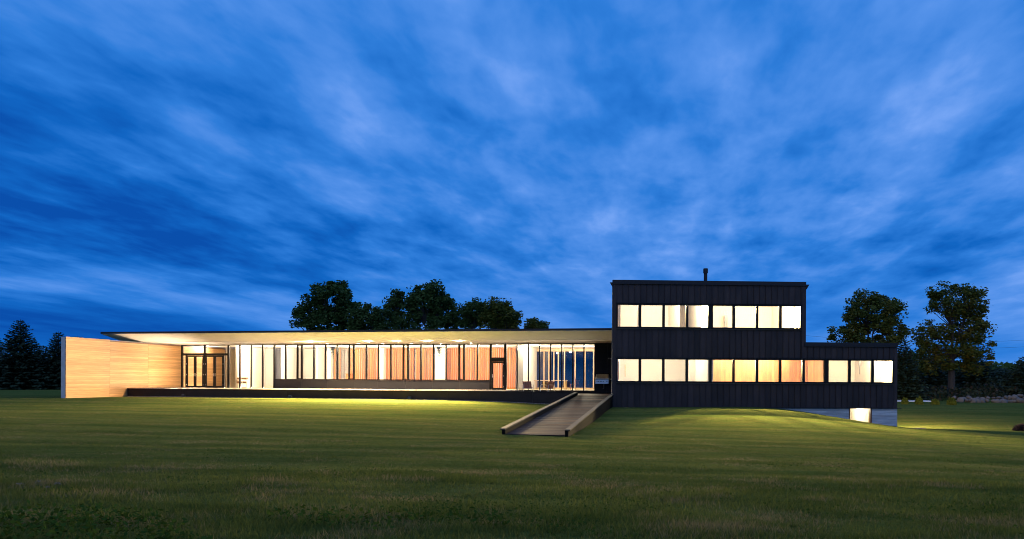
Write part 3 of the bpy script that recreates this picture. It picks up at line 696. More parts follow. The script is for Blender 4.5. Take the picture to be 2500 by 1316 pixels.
# lamps in the rooms
def rl(px, w, z, sx, sy, pw, col=WARM): area('ceiling_lamp', B.world(B.u(px, w), w, z), sx, sy, pw, col, B.ang)
for px, z, pw, cl in ((1540, 4.92, 210, WB), (1600, 4.92, 170, WB), (1655, 4.92, 170, WB), (1790, 4.92, 170, WB), (1845, 4.92, 170, WB), (1895, 4.92, 170, WB),
                      (1550, 1.56, 150, WB), (1600, 1.56, 140, WB), (1650, 1.56, 140, WB), (1785, 1.56, 110, WB), (1860, 1.56, 110, WB), (1900, 1.56, 100, WB), (2075, 1.56, 130, WB), (2120, 1.56, 130, WB)):
    bulb('room_lamp', B.world(B.u(px, 2.0), 2.0, z), pw * 1.9, cl, .12)
tl = thing('added_floodlight', 'added unseen floodlight on the end wall of the black house, brightening the side lawn', 'floodlight', B.world(U1 + .005, 1.7, 1.1), B.ang)  # added lamp on the unseen end wall, brightens the right-hand lawn
MB().box(0, .05, -.06, .06, -.08, .08).build('wall_plate', 'dark_steel', tl); MB().hexa([(.05, -.09, -.10), (.20, -.09, -.05), (.20, .09, -.05), (.05, .09, -.10)], [(.05, -.09, .0), (.20, -.09, .05), (.20, .09, .05), (.05, .09, .0)]).build('housing', 'dark_steel', tl)
o = spot('added_beam', (.24, 0, -.06), 0, 0, 8500, GOLD, size=130, blend=.6, parent=tl); o.rotation_euler = (math.radians(20), math.radians(-44), 0)
ordinal = ('first', 'second', 'third', 'fourth', 'fifth', 'sixth', 'seventh', 'eighth', 'ninth', 'tenth', 'eleventh', 'twelfth')
# added spotlights, unseen inside the rooms, aimed out to brighten the lawn
for ws, zt_, wi, pw in ((dn, zw1t + .13, 2.1, 11000), (up, zw2t + .34, 2.2, 34000)):
    for i in ((4, 6, 10) if ws is dn else (2, 4, 6)):
        q = B.world(B.u((ws[i][0] + ws[i][1]) / 2, wi), wi, zt_)
        tl = thing('added_spotlight', 'added unseen spotlight above the ' + ordinal[i] + ' window from the left in the ' + ('lower' if ws is dn else 'upper') + ' strip', 'spotlight', q, B.ang, 'added spotlights in the black house')
        MB().tube([(0, 0, .05), (0, -.05, -.03)], [.045, .05], 10, cap=False).build('added_lamp_head', 'white_trim', tl); MB().tube([(0, 0, .05), (0, 0, .16)], .012, 6).build('stem', 'white_trim', tl)
        spot('added_beam', (0, -.06, -.04), -62, math.radians(36 if i < 3 else 0), pw, GOLD, size=(84 if i < 3 else 115), blend=.7, parent=tl)
# flue
fl = thing('chimney_flue', 'black round chimney flue on the tall roof of the black house', 'chimney', B.world(B.u(1721.3, 3.0), 3.0, Ztop - .14), 0)
zc = B.z(1721, 655.5, 3) - (Ztop - .14)
MB().tube([(0, 0, 0), (0, 0, zc - .30)], .115, 16).build('pipe', 'fascia_metal', fl, smooth=False)
MB().tube([(0, 0, zc - .31), (0, 0, zc - .05), (0, 0, zc)], [.155, .155, .14], 16).build('cowl', 'fascia_metal', fl)
MB().tube([(0, 0, 0), (0, 0, .06)], [.22, .13], 16).build('flashing', 'fascia_metal', fl)
# foundation of board-marked concrete with the basement window
fd = bh_
MB().box(B.u(1760), B.u(2191.5), .06, .19, Zbot - .0555, Zbot - .002).build('sill_plate', 'fascia_metal', bh_)
fx0, fa, fb, fx1 = B.u(1760), B.u(2073.2), B.u(2130), B.u(2191.5)
zwt, zwb = zB(2100, 997.6), zB(2100, 1040.5)
ch = (Zbot - .055 - Zf + .45) / 12
for i in range(12):
    z0 = Zf - .45 + i * ch
    for x0, x1 in ((fx0, fa), (fb, fx1)):
        MB().box(x0, x1, .03 + random.uniform(0, .006), .2, z0 + .006, z0 + ch - .006).build('concrete_course', 'board_concrete', fd)
MB().box(fx0, fa - .01, .05, .19, Zf - .5, Zbot - .056).build('foundation', 'concrete', fd); MB().box(fb + .01, fx1 - .01, .05, .19, Zf - .5, Zbot - .056).build('foundation', 'concrete', fd)
MB().box(fx1 - .2, fx1, .21, .7, Zf - .5, Zbot - .056).build('foundation', 'concrete', fd); MB().box(fx1 - .2, fx1, 3.2, DEP, Zf - .5, Zbot - .056).build('foundation', 'concrete', fd)
sd = bpy.data.objects.new('side_door', None); COL.objects.link(sd); sd.parent = fd
MB().box(fx1 - .08, fx1 - .068, .78, 3.12, -3.2, Zbot - .12).build('pane', 'clear_glass', sd)
g = MB(); g.box(fx1 - .12, fx1 - .03, .7, .78, -3.3, Zbot - .058); g.box(fx1 - .12, fx1 - .03, 3.12, 3.2, -3.3, Zbot - .058); g.box(fx1 - .119, fx1 - .031, .78, 3.12, Zbot - .12, Zbot - .059); g.box(fx1 - .119, fx1 - .031, .78, 3.12, -3.3, -3.2); g.build('frame', 'black_frame', sd)
MB().box(fa, fb, .03, .3, Zf - .5, zwb - .05).build('foundation', 'concrete', fd)
o = bpy.data.objects.new('basement_window', None); COL.objects.link(o); o.parent = fd
g = MB(); g.box(fa, fa + .08, .03, .28, zwb - .05, Zbot - .056); g.box(fb - .10, fb, .03, .28, zwb - .05, Zbot - .056); g.box(fa + .08, fb - .10, .032, .278, zwb - .05, zwb); g.box(fa + .08, fb - .10, .032, .278, zwt, Zbot - .056)
g.build('frame', 'dark_wood', o); MB().box(fa + .08, fb - .10, .10, .112, zwb, zwt).build('pane', 'clear_glass', o)
bx = fa - 1.6
MB().box(bx, fx1 - .21, .3, 6.6, -3.35, -3.25).build('basement_floor', 'pale_floor', fd); MB().box(bx, fx1 - .21, 6.6, 6.7, -3.25, Zfl - .26).build('inner_wall', 'cream_wall', fd)
MB().box(bx - .1, bx, .21, 6.6, -3.25, Zfl - .26).build('inner_wall', 'cream_wall', fd)
MB().box(B.u(2104, 5.5), B.u(2116, 5.5), 5.5, 5.8, -1.95, Zfl - .26).build('duct', 'steel', fd)
bulb('room_lamp', B.world(B.u(2080, 2.0), 2.2, -1.72), 420); bulb('room_lamp', B.world(fx1 - .75, 1.1, -1.98), 900, GOLD); bulb('room_lamp', B.world(fx1 - .75, 4.6, -1.98), 250)
# outside slabs at the house's right end

# ================================================================== SOFFIT DOWNLIGHTS
ordn = ('first', 'second', 'third', 'fourth', 'fifth', 'sixth', 'seventh')
def downlight(px, v, lab, power, tilt, cone, blend, col=GOLD):
    p = L.world(L.u(px, -v), -v, ZS)
    o = thing('soffit_downlight', lab, 'downlight', p, L.ang, 'round downlights in the cream soffit')
    MB().tube([(0, 0, -.012), (0, 0, .02)], .085, 16).build('trim_ring', 'white_trim', o)
    MB().tube([(0, 0, -.022), (0, 0, -.0125)], .062, 12).build('lens', 'lamp_lens', o)
    d = bpy.data.lights.new('downlight_beam', 'SPOT'); d.energy = power; d.color = col; d.spot_size = math.radians(cone); d.spot_blend = blend; d.shadow_soft_size = .06
    lo_ = bpy.data.objects.new('downlight_beam', d); COL.objects.link(lo_); lo_.parent = o; lo_.location = (0, 0, -.06); lo_.rotation_euler = (math.radians(tilt), 0, 0)
for k, px in enumerate((759.6, 900, 972, 1046.5, 1123)): downlight(px, 4.2, ordn[k] + ' downlight from the cedar wall in the outer soffit row', 30000 if k else 26000, -70 if k else -58, 106 if k else 168, .9 if k else .6)
for k, px in enumerate((798.8, 873.6, 934, 1004, 1076, 1149.6)): downlight(px, 1.3, ordn[k] + ' downlight from the cedar wall in the soffit row by the glass', 1000, -8, 120, .7, WARM)

# ================================================================== FURNITURE
def chair(px, v, rz, lab):
    p = L.world(L.u(px, -v), -v, ZP)
    o = thing('patio_chair', lab, 'chair', p, L.ang + rz, 'teak armchairs on the patio')
    for k in range(4):                                   # back boards
        x = -.30 + k * .15
        MB().hexa([(x + .004, .20, .40), (x + .146, .20, .40), (x + .146, .225, .40), (x + .004, .225, .40)], [(x + .004, .38, .86), (x + .146, .38, .86), (x + .146, .405, .86), (x + .004, .405, .86)]).build('back_board', 'teak', o)
    for k in range(5):
        y = -.32 + k * .108
        MB().hexa([(-.30, y, .425 - k * .012), (.30, y, .425 - k * .012), (.30, y + .10, .413 - k * .012), (-.30, y + .10, .413 - k * .012)], [(-.30, y, .447 - k * .012), (.30, y, .447 - k * .012), (.30, y + .10, .435 - k * .012), (-.30, y + .10, .435 - k * .012)]).build('seat_board', 'teak', o)
    for sx in (-.345, .345):
        MB().tube([(sx, -.36, 0), (sx, -.31, .60), (sx, -.27, .635)], .018, 8).build('leg', 'chair_metal', o)
        MB().tube([(sx, -.27, .635), (sx, .10, .63), (sx, .33, .60)], .018, 8).build('armrest', 'chair_metal', o)
        MB().tube([(sx, .42, 0), (sx, .30, .40), (sx, .33, .60)], .018, 8).build('leg', 'chair_metal', o)
    MB().tube([(-.345, -.335, .40), (.345, -.335, .40)], .015, 8).build('front_bar', 'chair_metal', o); MB().tube([(-.345, .30, .38), (.345, .30, .38)], .015, 8).build('rear_bar', 'chair_metal', o)
chair(1288.5, 4.3, .35, 'teak patio armchair nearer the single glass door')
chair(1337, 4.3, -.55, 'teak patio armchair nearer the ramp, turned towards the other chair')
# barbecue on the black wall panel
gr = thing('gas_grill', 'stainless steel built-in gas grill hung on the black wall above the ramp', 'grill', L.world(L.u(1471, -.4), -.4, L.z(1471, 937, -.4)), L.ang)
MB().box(-.48, .46, -.33, .33, .0, .30).build('body', 'steel', gr, bevel=.01)
MB().hexa([(-.48, -.33, .345), (.48, -.33, .345), (.48, .33, .345), (-.48, .33, .345)], [(-.43, -.14, .68), (.43, -.14, .68), (.43, .33, .68), (-.43, .33, .68)]).build('lid', 'steel', gr, bevel=.02)
MB().box(-.49, .49, -.35, .33, .302, .342).build('tray_rim', 'dark_steel', gr)
MB().tube([(-.36, -.41, .40), (.36, -.41, .40)], .016, 8).build('lid_handle', 'steel', gr)
for x in (-.36, -.26, .08, .34): MB().tube([(x, -.375, .17), (x, -.33, .17)], [.035, .04], 10).build('knob', 'dark_steel', gr)
MB().box(-.17, -.02, -.338, -.331, .15, .20).build('badge', 'dark_steel', gr)
MB().box(.50, .74, -.30, .20, .28, .32).build('side_shelf', 'pale_wood', gr)
MB().tube([(.62, -.1, .32), (.62, -.1, .42)], .03, 8).build('bottle_holder', 'pale_wood', gr)
g = MB(); g.tube([(.08, .2, 0), (.08, .2, -.35)], .03, 8); g.tube([(.08, .2, -.35), (-.0, .2, -.35)], .03, 8); g.build('gas_pipe', 'dark_steel', gr)
MB().box(-.40, .40, .20, .39, .02, .10).build('bracket', 'dark_steel', gr)
# wall lamp
wl = thing('wall_lamp', 'small dark lamp arm on the corner of the black house above the grill', 'lamp', L.world(L.u(1491, -.1), -.1, L.z(1491, 875.5, -.1)), L.ang)
MB().box(-.05, .05, -.02, .05, -.05, .05).build('wall_plate', 'dark_steel', wl); MB().tube([(0, 0, 0), (-.10, -.10, .03), (-.16, -.16, .0)], [.03, .025, .05], 8).build('lamp_arm', 'dark_steel', wl)
# ground fixtures along the platform
for k, (px, lab) in enumerate(((447, 'small dark floodlight on the lawn nearest the cedar wall'), (708, 'small dark floodlight midway along the terrace foot'), (1000, 'small dark floodlight at the terrace foot nearest the ramp'))):
    p = L.world(L.u(px, -VD - .28), -VD - .28); z = gz(p.x, p.y)
    o = thing('ground_floodlight', lab, 'floodlight', (p.x, p.y, z - .02), L.ang, 'floodlights at the terrace foot')
    MB().hexa([(-.14, -.1, .06), (.14, -.1, .06), (.14, .1, .06), (-.14, .1, .06)], [(-.09, -.05, .2), (.09, -.05, .2), (.12, .09, .24), (-.12, .09, .24)]).build('housing', 'plastic_black', o)
    MB().tube([(0, 0, 0), (0, 0, .08)], .025, 8).build('stake', 'plastic_black', o)
# indoors
o = thing('shelf_unit', 'low white shelf unit with folded towels near the double doors', 'shelf', L.world(L.u(589, 2.6), 2.6, ZD), L.ang)
for z in (.0, .34, .66): MB().box(-.5, .5, 0, .4, z, z + .03).build('shelf', 'white_trim', o)
for x in (-.5, .47): MB().box(x, x + .03, .0, .4, .031, .659).build('side_panel', 'white_trim', o)
for x, z, wd in ((-.4, .37, .3), (.1, .37, .32), (-.42, .69, .34), (.05, .69, .36)): MB().box(x, x + wd, .05, .36, z, z + .15).build('towel_stack', 'dark_wood', o)
o = thing('ironing_board', 'folding ironing board with crossed legs behind the glass left of the slats', 'ironing board', L.world(L.u(754, 3.4), 3.4, ZD), L.ang)
MB().prism_z([(-.6, -.15), (.35, -.18), (.75, -.05), (.75, .05), (.35, .18), (-.6, .15)], .86, .90).build('board', 'white_trim', o)
for a in (-1, 1): MB().tube([(-.35 * a, .08 * a, 0), (.35 * a, .08 * a, .86)], .014, 6).build('leg', 'dark_steel', o)
o = thing('cabinet', 'waist-high red-brown cabinet standing in the gap between slat screens', 'cabinet', L.world(L.u(847, 6.0), 6.0, ZD), L.ang)
MB().box(-.12, .38, 0, .5, .06, 1.18).build('carcass', 'slat_wood', o); MB().box(-.15, .41, -.02, .52, 1.181, 1.22).build('top', 'slat_wood', o); MB().box(-.10, .36, .03, .47, 0, .059).build('plinth', 'dark_wood', o)
for px, lab in ((812, 'hanging plant trailing before the slats nearest the red cabinet'), (1072, 'hanging plant trailing in the white gap between slat screens')):
    w = .9; p = L.world(L.u(px, w), w, ZS - .02)
    o = thing('hanging_plant', lab, 'plant', p, L.ang, 'hanging plants behind the glass')
    MB().tube([(0, 0, -.16), (0, 0, 0)], .006, 5).build('hanger', 'dark_steel', o); MB().tube([(0, 0, -.34), (0, 0, -.18), (0, 0, -.16)], [.08, .12, .11], 10).build('pot', 'dark_wood', o)
    n = 260; C = np.c_[rng.normal(0, .09, n), rng.normal(0, .09, n), -.12 - np.abs(rng.gamma(1.3, .22, n))]; C[:, :2] *= np.clip(1.3 + C[:, 2:] * .7, .3, 1.5)
    A = unit(n) * .045; v, f = quads(C, A, unit(n) * .03); inst('foliage', npmesh('foliage', v, f, 'leaf_mid'), o)
o = thing('dining_table', 'pale wood dining table behind the glass right of the single door', 'table', L.world(L.u(1345, 5.5), 5.5, ZD), L.ang)
MB().box(-1.3, 1.3, -.45, .45, .70, .75).build('tabletop', 'pale_wood', o)
for x in (-1.2, 1.2):
    for y in (-.38, .38): MB().box(x - .04, x + .04, y - .04, y + .04, 0, .699).build('leg', 'pale_wood', o)
for dxk, lab in ((-1.75, 'wooden dining chair at the table end nearer the single door'), (1.75, 'wooden dining chair at the table end nearer the black wall')):
    p = L.world(L.u(1345, 5.5) + dxk, 5.5, ZD); o = thing('dining_chair', lab, 'chair', p, L.ang + (0 if dxk < 0 else math.pi), 'dining chairs indoors')
    MB().box(-.2, .2, -.2, .2, .43, .46).build('seat', 'teak', o); MB().box(-.22, -.19, -.2, .2, .52, .88).build('backrest', 'teak', o)
    for x in (-.205, .18):
        for y in (-.18, .18): MB().box(x - .015, x + .015, y - .018, y + .018, 0, .88 if x < 0 else .43).build('leg', 'teak', o)

# ================================================================== TREES
def tube_np(mb, p0, p1, r0, r1, bend=.08):
    p0, p1 = Vector(p0), Vector(p1); mid = (p0 + p1) / 2 + Vector((random.uniform(-1, 1), random.uniform(-1, 1), random.uniform(.0, 1))) * (p1 - p0).length * bend
    mb.tube([p0, mid, p1], [r0, (r0 + r1) / 2, r1], 6, cap=False)
def broadleaf(name, lab, px, D, lobes, leaf, ptop=None, n_leaf=9000, size=.17, base_py=None, clumps=110, trunk_r=.28, spread=.36, group='broadleaf trees behind the house', fork=.28, inner=.45):
    """lobes: (px, py, rx_px, ry_px) ellipses of the crown in photo pixels at this tree's distance"""
    base = at(px, 930, D); zb = gz(base.x, base.y) - .1
    o = thing(name, lab, 'tree', (base.x, base.y, zb), 0, group)
    k = D / F; cl = []
    tot = sum(a[2] * a[3] for a in lobes)
    for (lx, ly, rx, ry) in lobes:
        c = at(lx, ly, D); c = np.array((c.x - base.x, 0, c.z - zb)); m_ = max(4, int(clumps * rx * ry / tot))
        d = unit(m_); r = (inner + (1 - inner) * rng.random((m_, 1)) ** .6)
        cl.append(c + d * r * np.array((rx * k, (rx * k) * .85, ry * k)))
    cl = np.concatenate(cl); cl = cl[cl[:, 2] > .9]
    top = cl[:, 2].max(); wood = MB()
    tz = top * fork
    wood.tube([(0, 0, -.2), (random.uniform(-.1, .1), 0, tz * .5), (0, 0, tz)], [trunk_r * 1.25, trunk_r, trunk_r * .8], 8, cap=False)
    # a handful of main limbs, then a branch to every clump
    nl = 7; lim = []
    order = rng.permutation(len(cl))[:nl]
    for j in order:
        e = cl[j] * np.array((.55, .55, 1)); e[2] = tz + (cl[j][2] - tz) * .6
        if e[2] < tz * .7: e[2] = tz * .7
        m1 = (np.array((0, 0, tz * .85)) + e) / 2 + np.array((0, 0, .35))
        wood.tube([(0, 0, tz * .85), tuple(m1), tuple(e)], [trunk_r * .55, trunk_r * .4, trunk_r * .22], 6, cap=False); lim += [m1, e]
    lim = np.array(lim + [np.array((0, 0, tz))])
    for c in cl:
        d = np.linalg.norm(lim - c, axis=1) + np.maximum(0, lim[:, 2] - c[2]) * .8; s0 = lim[d.argmin()]
        tube_np(wood, s0, c, trunk_r * .15, .015, .06)
    wood.build('trunk', 'bark', o)
    wts = rng.uniform(.5, 1.5, len(cl)); wts /= wts.sum(); ci = rng.choice(len(cl), n_leaf, p=wts)
    C = cl[ci] + np.clip(rng.normal(size=(n_leaf, 3)), -1.5, 1.5) * spread * rng.uniform(.5, 1.3, (len(cl), 1))[ci] * np.array((1, 1, .75))
    A = unit(n_leaf); A[:, 2] *= .5; A *= size * rng.uniform(.6, 1.3, (n_leaf, 1)); Bv = np.cross(A, unit(n_leaf)); Bv /= np.linalg.norm(Bv, axis=1, keepdims=True) + 1e-6
    v, f = quads(C, A, Bv * size * .55); inst('crown', npmesh('crown', v, f, leaf), o)
    return o
broadleaf('broadleaf_tree', 'tallest dark tree above the glass roof, at the left end of its row', 800, 88, [(810, 735, 52, 50), (770, 722, 25, 25), (750, 775, 30, 30), (850, 760, 40, 50), (800, 790, 60, 40), (735, 770, 15, 14)], 'leaf_dark', clumps=150, n_leaf=15000, size=.2)
broadleaf('broadleaf_tree', 'low bushy tree between the two tall trees above the glass roof', 912, 85, [(905, 790, 42, 48), (940, 795, 30, 40), (875, 775, 20, 40)], 'leaf_mid', clumps=100, n_leaf=9500)
broadleaf('broadleaf_tree', 'slim airy tree rising beside the round tall tree above the glass roof', 968, 92, [(966, 745, 24, 36), (975, 785, 24, 30)], 'leaf_mid', clumps=50, n_leaf=3400, size=.19, trunk_r=.18)
broadleaf('broadleaf_tree', 'round-topped tall tree above the middle of the glass roof', 1050, 90, [(1048, 735, 52, 44), (1080, 760, 36, 40), (1020, 745, 30, 40), (1050, 790, 60, 30), (1108, 790, 16, 32)], 'leaf_dark', clumps=150, n_leaf=12500, size=.19)
broadleaf('broadleaf_tree', 'olive tree with flat crown next to the gap above the glass roof', 1160, 88, [(1155, 765, 34, 32), (1140, 790, 24, 26)], 'leaf_mid', clumps=70, n_leaf=5200, trunk_r=.2)
broadleaf('broadleaf_tree', 'rounded olive-green tree at the right end of the row over the roof', 1222, 87, [(1222, 765, 42, 36), (1245, 785, 24, 34), (1200, 790, 24, 24)], 'leaf_olive', clumps=90, n_leaf=8200, trunk_r=.22)
broadleaf('broadleaf_tree', 'small distant tree peeping over the glass roof near the black house', 1308, 105, [(1306, 796, 24, 16), (1320, 802, 20, 10)], 'leaf_olive', clumps=40, n_leaf=1900, size=.2, trunk_r=.15)
broadleaf('broadleaf_tree', 'vase-shaped olive tree behind the low roof of the black house', 2128, 80, [(2125, 765, 68, 48), (2120, 735, 38, 22), (2175, 770, 28, 40), (2062, 815, 32, 24), (2188, 812, 24, 18), (2130, 820, 70, 26)], 'leaf_olive', clumps=150, n_leaf=12000, size=.165, inner=.6)
broadleaf('broadleaf_tree', 'tall spreading tree with split trunk right of the black house', 2322, 84, [(2330, 735, 66, 44), (2300, 715, 28, 20), (2375, 740, 34, 36), (2350, 800, 58, 40), (2270, 820, 38, 40), (2385, 790, 26, 24), (2265, 870, 36, 40), (2380, 860, 42, 50), (2330, 870, 50, 40)], 'leaf_olive', clumps=230, n_leaf=17500, size=.165, inner=.62, trunk_r=.33, fork=.4)

def spruce(lab, px, py, D, wpx, nl=5200, leaf='needle', group='spruces'):
    tip = at(px, py, D); zb = gz(tip.x, tip.y); H = tip.z - zb; R = wpx / F * D / 2
    o = thing('spruce_tree', lab, 'tree', (tip.x, tip.y, zb), 0, group)
    wood = MB(); wood.tube([(0, 0, -.2), (0, 0, H * .6), (0, 0, H * .985)], [.19, .1, .012], 7, cap=False)
    Cs, As, Bs = [], [], []
    nw = int(H / .24)
    for i in range(nw):
        f = i / nw; z = .25 + f * (H - .45); r = R * 1.15 * (1 - f) ** .8 + .14
        nb_ = max(6, int(15 * (1 - f) + 6)); a0 = random.random() * 6.28
        for j in range(nb_):
            a = a0 + j * 6.283 / nb_ + random.uniform(-.18, .18); ln = r * random.uniform(.72, 1.12); dr = -.25 * (1 - f) + .35 * f
            d = np.array((math.cos(a), math.sin(a), dr)); e = np.array((0, 0, z)) + d * ln; e[2] += .14 * ln
            wood.tube([(0, 0, z), tuple(np.array((0, 0, z)) + d * ln * .5), tuple(e)], [.025, .016, .006], 4, cap=False)
            ns = max(4, int(ln * 9)); tt = np.linspace(.18, 1.0, ns)
            P = np.array((0, 0, z))[None] + d[None] * (ln * tt)[:, None]; P[:, 2] += .14 * ln * tt ** 2
            sd = np.array((-math.sin(a), math.cos(a), 0.))
            for sg in (-1, 1):
                L_ = (.10 + .26 * ln * .35 * np.sin(np.clip(tt, .1, .93) * 3.0))[:, None]
                v_ = (sd * sg * .8 + d * .75)[None] * L_ + rng.normal(size=(ns, 3)) * .05; v_[:, 2] -= .06
                Cs.append(P + v_ * .5); As.append(v_ * .62); Bs.append(np.cross(v_, np.array((0, 0, 1.))[None] + rng.normal(size=(ns, 3)) * .5) * .42)
    C, A, Bv = map(np.concatenate, (Cs, As, Bs))
    v, f = quads(C, A, Bv); inst('crown', npmesh('crown', v, f, leaf), o); wood.build('trunk', 'bark', o)
spruce('tall dark spruce at the left edge of the lawn', 50, 776, 88, 125)
spruce('shorter dark spruce just behind the end of the cedar wall', 143, 806, 90, 100)
spruce('spruce whose tip alone clears the top of the cedar wall', 190, 817, 96, 70)
spruce('spruce cut off by the left edge of the picture', -15, 812, 92, 95)
spruce('spruce filling the gap between the left pair of spruces, behind them', 98, 838, 99, 100)
spruce('slender spruce hard against the right end of the black house', 2207, 822, 80, 92)
spruce('low spruce under the tall spreading tree, left of its trunk', 2268, 872, 92, 110)
spruce('low spruce under the tall spreading tree, right of its trunk', 2385, 868, 92, 120)
spruce('spruce cut off by the right edge of the picture', 2505, 864, 82, 110)
spruce('squat spruce half hidden behind the trunk of the tall tree', 2325, 890, 97, 110)
spruce('squat spruce in the dark thicket above the rock wall', 2445, 895, 97, 100)

def mass(name, lab, pts, size, m, cat, squash=1.0):
    n = len(pts); A = unit(n) * size * rng.uniform(.6, 1.4, (n, 1)); Bv = np.cross(A, unit(n)); v, f = quads(pts, A, Bv * .9)
    o = inst(name, npmesh(name, v, f, m)); return tag(o, lab, cat, kind='stuff')
# dark thicket right, hedge line left, far woods
def cloud(n, x0, x1, y0, y1, hfun):
    x = rng.uniform(x0, x1, n); y = rng.uniform(y0, y1, n); h = hfun(x, y) * rng.random(n) ** .8; z = ground(x, y) + h; return np.c_[x, y, z]
hn = lambda a, b, s: (lambda x, y: a + b * (np.sin(x * s) * .5 + np.sin(x * s * 2.3 + 1) * .3 + np.sin(x * s * 5.1 + 2) * .2))
mass('undergrowth', 'tall dark undergrowth behind the rock wall', cloud(9000, 38.5, 66, 79.5, 93, hn(1.0, .5, .9)), .14, 'understory', 'undergrowth')
mass('undergrowth', 'dark brush below the trees left of the cedar wall', cloud(9000, -75, -36, 93, 102, hn(1.7, .6, .5)), .2, 'understory', 'undergrowth')
mass('treeline', 'far wooded rise on the horizon behind the rock wall', cloud(14000, 60, 190, 150, 178, hn(5.0, 1.6, .11)), .5, 'leaf_dark', 'woods')
mass('treeline', 'far wooded edge behind the spruces left of the cedar wall', cloud(12000, -150, -45, 112, 128, hn(3.2, .9, .2)), .4, 'leaf_dark', 'woods')
mass('treeline', 'dark wood beyond the glass wing', cloud(12000, -45, 55, 150, 165, hn(5.0, .8, .2)), .5, 'leaf_dark', 'woods')

# round shrubs by the drive
for px, py, w_, h_, lab in ((2209, 983, 17, 15, 'round clipped shrub nearest the black house'), (2244, 983.5, 20, 18, 'pointed clipped shrub second from the black house'), (2283, 985, 21, 13, 'low broad clipped shrub third from the black house'), (2323.5, 986.5, 22, 17, 'loose clipped shrub nearest the rock wall')):
    D = 72.5; p = at(px, py, D); zb = gz(p.x, p.y); k = D / F
    o = thing('clipped_shrub', lab, 'shrub', (p.x, p.y, zb), 0, 'clipped shrubs along the drive')
    n = 1500; d = unit(n); d[:, 2] = np.abs(d[:, 2]); r = rng.random((n, 1)) ** .35 * (1 + .12 * np.sin(d[:, :1] * 9 + px) * np.cos(d[:, 2:] * 7))
    C = d * r * np.array((w_ * k / 2, w_ * k / 2, h_ * k)); A = unit(n); A[:, 2] = np.abs(A[:, 2]) + .5; A *= .06
    v, f = quads(C, A, np.cross(A, unit(n)) * .5); inst('foliage', npmesh('foliage', v, f, 'shrub_leaf'), o)
    g = MB()
    for _ in range(5): a = random.random() * 6.28; g.tube([(0, 0, -.05), (math.cos(a) * .18, math.sin(a) * .18, .4)], [.03, .012], 5)
    g.build('stem', 'bark', o)
# brown bush at the right edge
p = at(2496, 1048, 50); p.z = gz(p.x, p.y)
o = thing('brown_bush', 'dry reddish-brown bush on the lawn at the right edge', 'bush', p, 0)
n = 2600; d = unit(n); d[:, 2] = np.abs(d[:, 2]); C = d * rng.random((n, 1)) ** .5 * np.array((.55, .45, .42)); A = d * .07 + unit(n) * .04
v, f = quads(C, A, np.cross(A, unit(n)) * .25); inst('foliage', npmesh('foliage', v, f, 'twig_bush'), o)
g = MB()
for _ in range(14): a = random.random() * 6.28; r = random.uniform(.2, .6); g.tube([(0, 0, -.04), (math.cos(a) * r, math.sin(a) * r, random.uniform(.25, .55))], [.02, .006], 5)
g.build('stem', 'bark', o)

# rock wall
rw = thing('rock_wall', 'low wall of piled grey and brown fieldstones along the lawn edge', 'rock wall', (0, 0, 0))
def rock_mesh(k):
    import bmesh
    bm = bmesh.new(); bmesh.ops.create_icosphere(bm, subdivisions=2, radius=1); r = random.Random(k)
    dirs = [Vector((r.uniform(-1, 1), r.uniform(-1, 1), r.uniform(-1, 1))).normalized() for _ in range(7)]; offs = [r.uniform(.62, .9) for _ in dirs]
    for v in bm.verts:
        for d, of in zip(dirs, offs):
            e = v.co.dot(d)
            if e > of: v.co -= d * (e - of) * .85
        v.co *= 1 + r.uniform(-.03, .03)
    me = bpy.data.meshes.new('stone'); bm.to_mesh(me); bm.free(); me.materials.append(MATS['stone'])
    for p in me.polygons: p.use_smooth = (r.random() < 2)
    return me
rocks = [rock_mesh(k) for k in range(8)]
x = 2333.0
rowpx = []
while x < 2512:
    t_ = (x - 2333) / 170; rows = 2 if t_ < .8 else 3
    for r_ in range(rows):
        D = 76.5 + r_ * .45 + random.uniform(-.2, .2); w_ = random.uniform(.15, .31) * (1.25 if r_ == 0 else 1)
        p = at(x + random.uniform(-4, 4), 984, D); z = gz(p.x, p.y) + .12 + r_ * .24 + random.uniform(-.05, .08)
        o = inst('stone', random.choice(rocks), rw, (p.x, p.y, z), random.random() * 6.28, (w_ * random.uniform(.9, 1.5), w_ * random.uniform(.8, 1.2), w_ * random.uniform(.6, .95)))
        o.rotation_euler = (random.uniform(-.4, .4), random.uniform(-.4, .4), random.random() * 6.28)
    x += random.uniform(9, 13)
# pale drive strip behind the shrubs
p0, p1 = at(2120, 979, 77), at(2278, 980, 77)
g = MB(); n = 14
for i in range(n):
    a = p0.lerp(p1, i / n); c = p0.lerp(p1, (i + 1) / n); za, zc2 = gz(a.x, a.y), gz(c.x, c.y)
    g.hexa([(a.x, a.y, za - .2), (c.x, c.y, zc2 - .2), (c.x, c.y + 3, zc2 - .1), (a.x, a.y + 3, za - .1)], [(a.x, a.y, za + .10), (c.x, c.y, zc2 + .10), (c.x, c.y + 3, zc2 + .16), (a.x, a.y + 3, za + .16)])
o = g.build('pavement', 'paving'); o['kind'] = 'structure'; o['label'] = 'pale paved strip behind the clipped shrubs'
# gravel round the foundation corner
n = 2600; q = np.empty((n, 3))
for i in range(n):
    r = random.random(); a = B.world(B.u(2110) + r * 3.6 * (1 if random.random() < .5 else .6), -.1 - abs(random.gauss(0, .28)) + (random.uniform(0, 1.2) if r > .5 else 0) * (1 - r)); q[i] = a
q[:, 2] = ground(q[:, 0], q[:, 1]) + .015
pebbles('gravel', q, .055, 'pebble', 'gravel round the concrete foundation corner')
